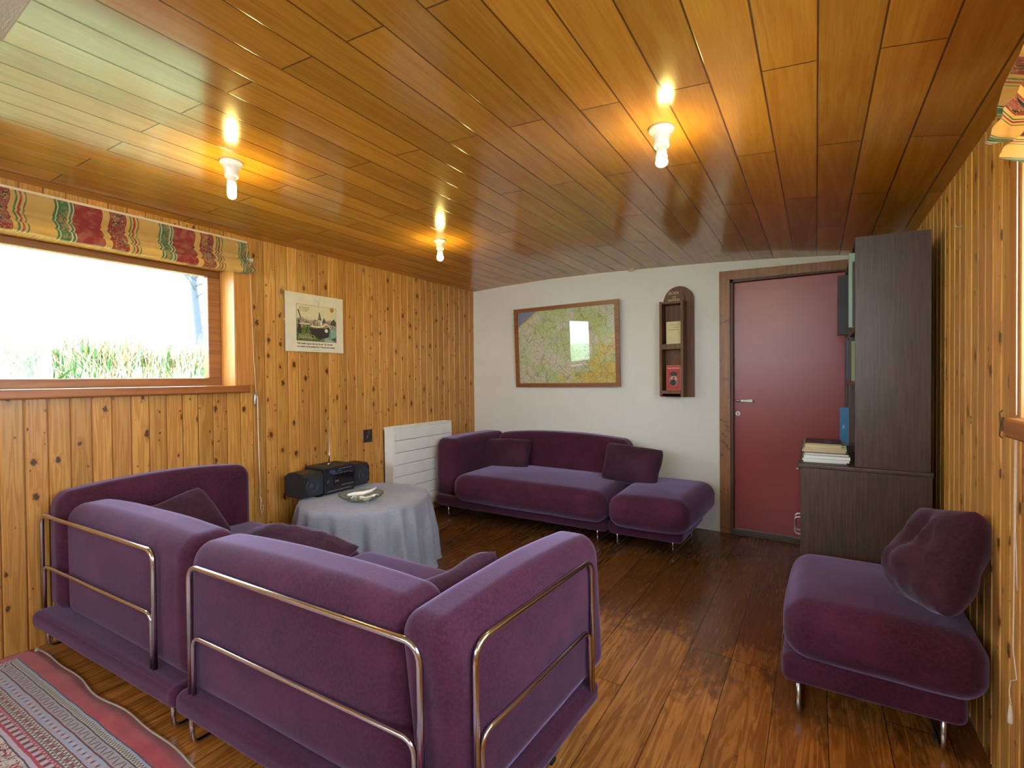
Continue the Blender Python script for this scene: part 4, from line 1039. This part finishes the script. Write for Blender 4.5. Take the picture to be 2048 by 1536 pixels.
def blind(name, label, X, side, ya, yb, zt, zb, mat, ends, n=120):
    r = thing(name, label, 'blind')
    # cross-section profile going down: flat valance, then stacked folds
    H = zt-zb
    prof = [(0, 0), (.004, .20), (.010, .44), (.026, .50), (.004, .535), (.024, .60), (.036, .71), (.008, .745), (.032, .80), (.042, .93), (.032, .99), (.014, 1.0), (.004, .985)]
    bm = B(); rings = []
    for i in range(n+1):
        y = ya+(yb-ya)*i/n
        e = max(0, 1-abs(y-yb)/.16) if ends > 0 else max(0, 1-abs(y-ya)/.16)
        ring = []
        for k, (d, t_) in enumerate(prof):
            w = mnoise.noise(Vector((y*6, t_*3, 2)))*.004
            pinch = e*e*(.35 if k > 2 else 0)
            tt = t_-pinch*.06*sin(t_*14)-e*.03*(k > 5)
            dd = d*(1+e*.5)+w+e*.012*sin(k*2.4+y*30)*(k > 2)
            zz = zt-H*tt+.006*sin(y*3.1)*t_ + (.002*sin(y*23)*t_)
            yy = y-(.012*sin(k*1.9)*e*ends if k > 2 else 0)
            ring.append(bm.verts.new((X+side*(.012+dd), yy, zz)))
        rings.append(ring)
    for A, Bq in zip(rings, rings[1:]):
        for k in range(len(prof)-1): bm.faces.new((A[k], A[k+1], Bq[k+1], Bq[k])).smooth = True
    g = bmesh.ops.solidify(bm, geom=bm.faces[:], thickness=.0025)
    for f in bm.faces: f.smooth = True
    obj('blind_fabric', bm, mat, r)
    bm = B(); xa, xb = sorted((X+side*.001, X+side*.014)); bbox(bm, xa, xb, min(ya, yb)+.003, max(ya, yb)-.003, zt-.004, zt+.008, .001); obj('head_rail', bm, simple('blind_rail', (214, 190, 160), .6), r)
    return r
bl = blind('roman_blind', 'raised roman blind with yellow, red and green stripes above the left window', XL+.008, 1, -.55, 1.625, 2.045, 1.852, blind_mat('striped_blind_fabric'), 1)
bm = B(); tube(bm, [(-2.958, 1.634, 1.935), (-2.956, 1.640, 1.70), (-2.955, 1.652, 1.30), (-2.955, 1.661, 1.135), (-2.957, 1.664, 1.085)], .0016, 6)
tube(bm, [(-2.957, 1.664, 1.085), (-2.952, 1.667, 1.10), (-2.952, 1.669, 1.07), (-2.955, 1.671, .9), (-2.957, 1.677, .6), (-2.957, 1.680, .49)], .0028, 6)
tube(bm, [(-2.957, 1.680, .49), (-2.95, 1.672, .47), (-2.955, 1.684, .44), (-2.95, 1.676, .41), (-2.955, 1.697, .405), (-2.95, 1.692, .375), (-2.955, 1.680, .36), (-2.952, 1.683, .345), (-2.955, 1.678, .40), (-2.955, 1.682, .46)], .0022, 6)
obj('pull_cord', bm, cord_m, bl)
bm = B(); bbox(bm, XL+.004, XL+.02, 1.628, 1.658, 1.935, 1.955, .002); obj('cord_bracket', bm, white_enamel, bl)
bl2 = blind('roman_blind', 'bunched roman blind with yellow, red and green stripes above the right window', XR-.012, -1, 1.70, -.3, 1.925, 1.70, blind_mat('striped_blind_fabric_right', .62), -1) if False else None
r = thing('roman_blind', 'bunched roman blind with yellow, red and green stripes above the right window', 'blind')
bm = B(); rings = []; n = 150
ya, yb = 1.64, -.3
prof2 = [(.0, 0), (.05, .02), (.085, .10), (.095, .26), (.05, .36), (.035, .42), (.075, .47), (.10, .60), (.085, .72), (.045, .76), (.04, .80), (.07, .84), (.08, .94), (.05, 1.0), (.01, .98)]
for i in range(n+1):
    t_ = i/n; y = ya+(yb-ya)*t_**1.15; e = math.exp(-(ya-y)/.09)
    ring = []
    for k, (d, h_) in enumerate(prof2):
        w = .5*mnoise.noise(Vector((y*9, h_*5, 1)))+.5*mnoise.noise(Vector((y*17, h_*9, 3)))
        yy = y-.035*e*sin(k*1.7)-.10*(e > .9)*0
        ring.append(bm.verts.new((XR-.006-d*(1-.55*e*abs(sin(k*1.3)))-w*.012, yy+.05*e*(.5-abs(h_-.55)), 1.895-.20*(h_*(1-.15*e)+.07*e)+w*.012)))
    rings.append(ring)
for A, Bq in zip(rings, rings[1:]):
    for k in range(len(prof2)-1): bm.faces.new((A[k], A[k+1], Bq[k+1], Bq[k])).smooth = True
bmesh.ops.solidify(bm, geom=bm.faces[:], thickness=.0025)
for f in bm.faces: f.smooth = True
obj('blind_fabric', bm, blind_mat('striped_blind_fabric_right', .378), r)
bm = B(); X = .436
tube(bm, [(X, 1.737, 1.80), (X, 1.736, 1.4), (X, 1.735, 1.092)], .0013, 6)
tube(bm, [(X, 1.733, 1.03), (X, 1.733, .95), (X, 1.738, .8), (X, 1.722, .643)], .0014, 6)
tube(bm, [(X, 1.742, 1.03), (X, 1.745, .87), (X, 1.745, .7), (X, 1.75, .473), (X, 1.722, .411), (X, 1.765, .385), (X, 1.779, .35), (X, 1.764, .325), (X, 1.776, .315)], .0014, 6)
lathe(bm, [(.001, .02), (.003, .018), (.006, -.012), (.006, -.03), (.002, -.034)], 12, (X, 1.768, .30)); tube(bm, [(X, 1.776, .315), (X, 1.768, .31)], .0014, 6)
obj('pull_cord', bm, cord_m, r)
# small hooks
def hook(x, y, z, side, label, up=0):
    r = thing('cord_hook', label, 'hook')
    bm = B(); lathe(bm, [(.002, 0), (.009, .001*side), (.008, .003*side), (.004, .004*side)], 16, (x, y, z), axis='x')
    tube(bm, rounded([(x, y, z), (x+side*.016, y, z), (x+side*.016, y, z+.014)], .005, 4), .0018, 8); obj('hook_body', bm, steel, r)
hook(XR, 2.373, 1.74, -1, 'small metal hook high on the right pine wall, beside the bookcase')
hook(XR, 1.843, 1.803, -1, 'small metal hook just under the blind on the right wall')
cl = thing('cord_cleat', 'small metal cleat holding the blind cord right of the left windowsill', 'cleat')
bm = B(); bbox(bm, XL, XL+.012, 1.655, 1.668, 1.05, 1.11, .002); tube(bm, [(XL+.01, 1.661, 1.125), (XL+.022, 1.661, 1.115), (XL+.014, 1.661, 1.08), (XL+.022, 1.661, 1.045), (XL+.01, 1.661, 1.037)], .003, 8); obj('cleat_body', bm, steel, cl)
cl = thing('cord_cleat', 'small brass cleat at the left end of the right windowsill', 'cleat')
bm = B(); bbox(bm, XR-.006, XR, 1.891, 1.897, 1.035, 1.075, .001); tube(bm, [(XR-.004, 1.894, 1.095), (XR-.010, 1.894, 1.088), (XR-.008, 1.894, 1.055), (XR-.010, 1.894, 1.022), (XR-.004, 1.894, 1.015)], .0018, 8); obj('cleat_body', bm, simple('dull_brass', (96, 76, 40), .5), cl)
bm = B(); lathe(bm, [(.002, -.02), (.02, -.022), (.026, -.012), (.027, 0), (.002, 0)], 24, (-1.30, 3.90, zc(-1.3)+.004)); ob = tag(obj('ceiling_rose', bm, simple('cream_plastic', (206, 190, 160), .5)), 'small cream ceiling rose near the top of the white wall', 'ceiling rose')

# ------------------------------------------------------------------ rug
def rug_mat():
    m = Mat('oriental_rug', .95, spec=.1, sheen=.3); x, y, z, p = m.pos()
    ca, sa = cos(R(2.65)), sin(R(2.65)); x0, y0 = -2.911, .576
    dx = m.ma('SUBTRACT', x, x0); dy = m.ma('SUBTRACT', y, y0)
    u = m.add(m.mul(dx, ca), m.mul(dy, sa)); v = m.mul(m.ma('SUBTRACT', m.mul(dy, ca), m.mul(dx, sa)), -1)   # v grows toward the camera, u along
    wob = m.mul(m.ma('SUBTRACT', m.noise(p, 12, 2), .5), .006); v = m.add(v, wob)
    jag = m.mul(m.ma('SUBTRACT', m.noise(p, 240, 1), .5), .004)
    d0 = m.ma('MINIMUM', u, v); d = m.add(d0, jag)
    s = m.n('ShaderNodeMath', [m.ma('SUBTRACT', v, u), 0.0, None], operation='GREATER_THAN')
    along = m.mix(s, m.v(u, 0, 0), m.v(v, 0, 0)); along = m.n('ShaderNodeSeparateXYZ', [along])
    def tri(per, ph=0.0): # 0..1 triangle
        return m.ma('ABSOLUTE', m.ma('SUBTRACT', m.mul(m.ma('FRACT', m.add(m.ma('DIVIDE', m.add(along, 5), per), ph)), 2), 1))
    RED = m.mix(m.ss(m.noise(m.v(m.mul(x, 8), m.mul(y, 8), 0), 1, 2), .35, .65), lin(176, 30, 40), lin(196, 62, 62))
    BLK = lin(52, 34, 34); CRM = lin(204, 192, 168); BLU = lin(158, 166, 188); MAU = lin(176, 160, 166); GRY = lin(166, 150, 146); SAL = lin(192, 104, 90)
    def band(a, b): return m.mul(m.n('ShaderNodeMath', [d, a, None], operation='GREATER_THAN'), m.n('ShaderNodeMath', [d, b, None], operation='LESS_THAN'))
    c = RED
    c = m.mix(band(-.001, .004), c, lin(60, 50, 60)); c = m.mix(band(.003, .009), c, BLU)
    zig = m.n('ShaderNodeMath', [m.ma('ABSOLUTE', m.ma('SUBTRACT', m.ma('DIVIDE', m.ma('SUBTRACT', d, .009), .015), tri(.014))), .24, None], operation='LESS_THAN')
    c = m.mix(band(.009, .026), c, m.mix(zig, CRM, BLK)); c = m.mix(band(.026, .030), c, BLK)
    # squiggles
    z2 = m.n('ShaderNodeMath', [m.ma('ABSOLUTE', m.ma('SUBTRACT', m.mul(m.ma('DIVIDE', m.ma('SUBTRACT', d, .034), .024), .45), m.ma('SUBTRACT', tri(.044), .25))), .11, None], operation='LESS_THAN')
    b2 = m.mul(z2, band(.035, .058))
    c = m.mix(band(.030, .062), c, m.mix(m.noise(p, 60, 2), GRY, MAU)); c = m.mix(b2, c, BLK); c = m.mix(band(.061, .063), c, SAL); c = m.mix(band(.063, .067), c, BLK)
    ov = m.n('ShaderNodeMath', [m.add(m.ma('ABSOLUTE', m.ma('DIVIDE', m.ma('SUBTRACT', d, .084), .009)), m.mul(tri(.034), 4.0)), 1.0, None], operation='LESS_THAN')
    pk = m.n('ShaderNodeMath', [m.add(m.ma('ABSOLUTE', m.ma('DIVIDE', m.ma('SUBTRACT', d, .084), .009)), m.mul(tri(.034, .5), 3.2)), 1.0, None], operation='LESS_THAN')
    cb = m.mix(m.ss(m.noise(m.v(m.mul(x, 22), m.mul(y, 22), 5), 1, 2), .42, .58), BLU, MAU)
    c = m.mix(band(.067, .101), c, m.mix(ov, m.mix(pk, cb, lin(214, 176, 168)), BLK)); c = m.mix(band(.101, .104), c, BLK); c = m.mix(band(.104, .106), c, SAL)
    xx = m.n('ShaderNodeMath', [m.ma('ABSOLUTE', m.ma('SUBTRACT', m.ma('ABSOLUTE', m.ma('DIVIDE', m.ma('SUBTRACT', d, .121), .014)), tri(.020))), .26, None], operation='LESS_THAN')
    dot = m.n('ShaderNodeMath', [m.add(m.ma('ABSOLUTE', m.ma('DIVIDE', m.ma('SUBTRACT', d, .121), .007)), m.mul(tri(.040, .5), 2.6)), 1.0, None], operation='LESS_THAN')
    c = m.mix(band(.106, .136), c, m.mix(dot, m.mix(xx, CRM, BLK), lin(180, 40, 44))); c = m.mix(band(.136, .140), c, lin(90, 70, 66))
    sq = m.n('ShaderNodeMath', [tri(.036), .5, None], operation='GREATER_THAN')
    sqd = m.mul(sq, band(.148, .168)); dk = m.mul(m.n('ShaderNodeMath', [tri(.036, .5), .72, None], operation='GREATER_THAN'), band(.150, .166))
    dk2 = m.mul(m.n('ShaderNodeMath', [tri(.018), .6, None], operation='GREATER_THAN'), band(.142, .147))
    cc = m.mix(sqd, lin(178, 34, 42), lin(186, 178, 186)); cc = m.mix(dk, cc, BLK); cc = m.mix(dk2, cc, lin(186, 178, 186))
    c = m.mix(band(.140, .176), c, cc); c = m.mix(band(.176, .188), c, lin(194, 174, 190)); c = m.mix(band(.188, .192), c, BLK)
    f1 = m.noise(m.v(m.mul(x, 30), m.mul(y, 30), 2), 1, 2, .5, 1.8)
    fc = m.ramp(f1, [(0, BLK), (.36, lin(120, 24, 34)), (.42, lin(196, 60, 60)), (.45, CRM), (.54, CRM), (.57, BLU), (.60, lin(120, 24, 34)), (.66, CRM)], 'CONSTANT')
    c = m.mix(m.n('ShaderNodeMath', [d, .192, None], operation='GREATER_THAN'), c, fc)
    c = m.mix(m.mul(m.noise(p, 380, 2), .25), c, lin(90, 60, 64)); m.col(c); m.bump(m.noise(p, 420, 2), .7, .003)
    return m.m
rm = rug_mat()
def rug_edge(x): return .645+(x+2.94)*math.tan(R(2.65))+.006*sin(x*9+.5)+.005*sin(x*17)
bm = B(); n = 150; m_ = 70
g = []
for i in range(n+1):
    x = -2.955+i/n*2.6; row = []
    ye = rug_edge(x)
    for j in range(m_+1):
        y = -1.4+(ye+1.4)*j/m_
        e = min(1, (1-j/m_)*30); zz = .006+.004*e+.003*mnoise.noise(Vector((x*7, y*7, 0)))+.004*max(0, mnoise.noise(Vector((x*5, 3, 0))))*(1 if j > m_-6 else 0)
        row.append(bm.verts.new((x, y, zz if j < m_ else .004)))
    g.append(row)
for i in range(n):
    for j in range(m_): bm.faces.new((g[i][j], g[i+1][j], g[i+1][j+1], g[i][j+1])).smooth = True
bd = [e for e in bm.edges if e.is_boundary]
ex = bmesh.ops.extrude_edge_only(bm, edges=bd)
for v in [q for q in ex['geom'] if isinstance(q, bmesh.types.BMVert)]: v.co.z = .0005
rg = thing('rug', 'red oriental rug with striped patterned borders on the floor at the lower left', 'rug')
obj('pile', bm, rm, rg)
bm = B(); pts = [(-2.94+i*.02, rug_edge(-2.94+i*.02)+.002, .006) for i in range(126)]; tube(bm, pts, .0035, 6)
for k in range(60):
    x = random.uniform(-2.9, -.6); y = rug_edge(x); a = random.uniform(-.8, .8); L_ = random.uniform(.004, .016); tube(bm, [(x, y, .006), (x+sin(a)*L_, y+cos(a)*L_, .005)], .0008, 4)
lathe(bm, [(.001, 0), (.008, .002), (.010, .008), (.006, .014), (.001, .015)], 12, (-2.925, rug_edge(-2.925)-.004, .002))
obj('binding_cord', bm, simple('rug_binding', (170, 152, 132), .9), rg)
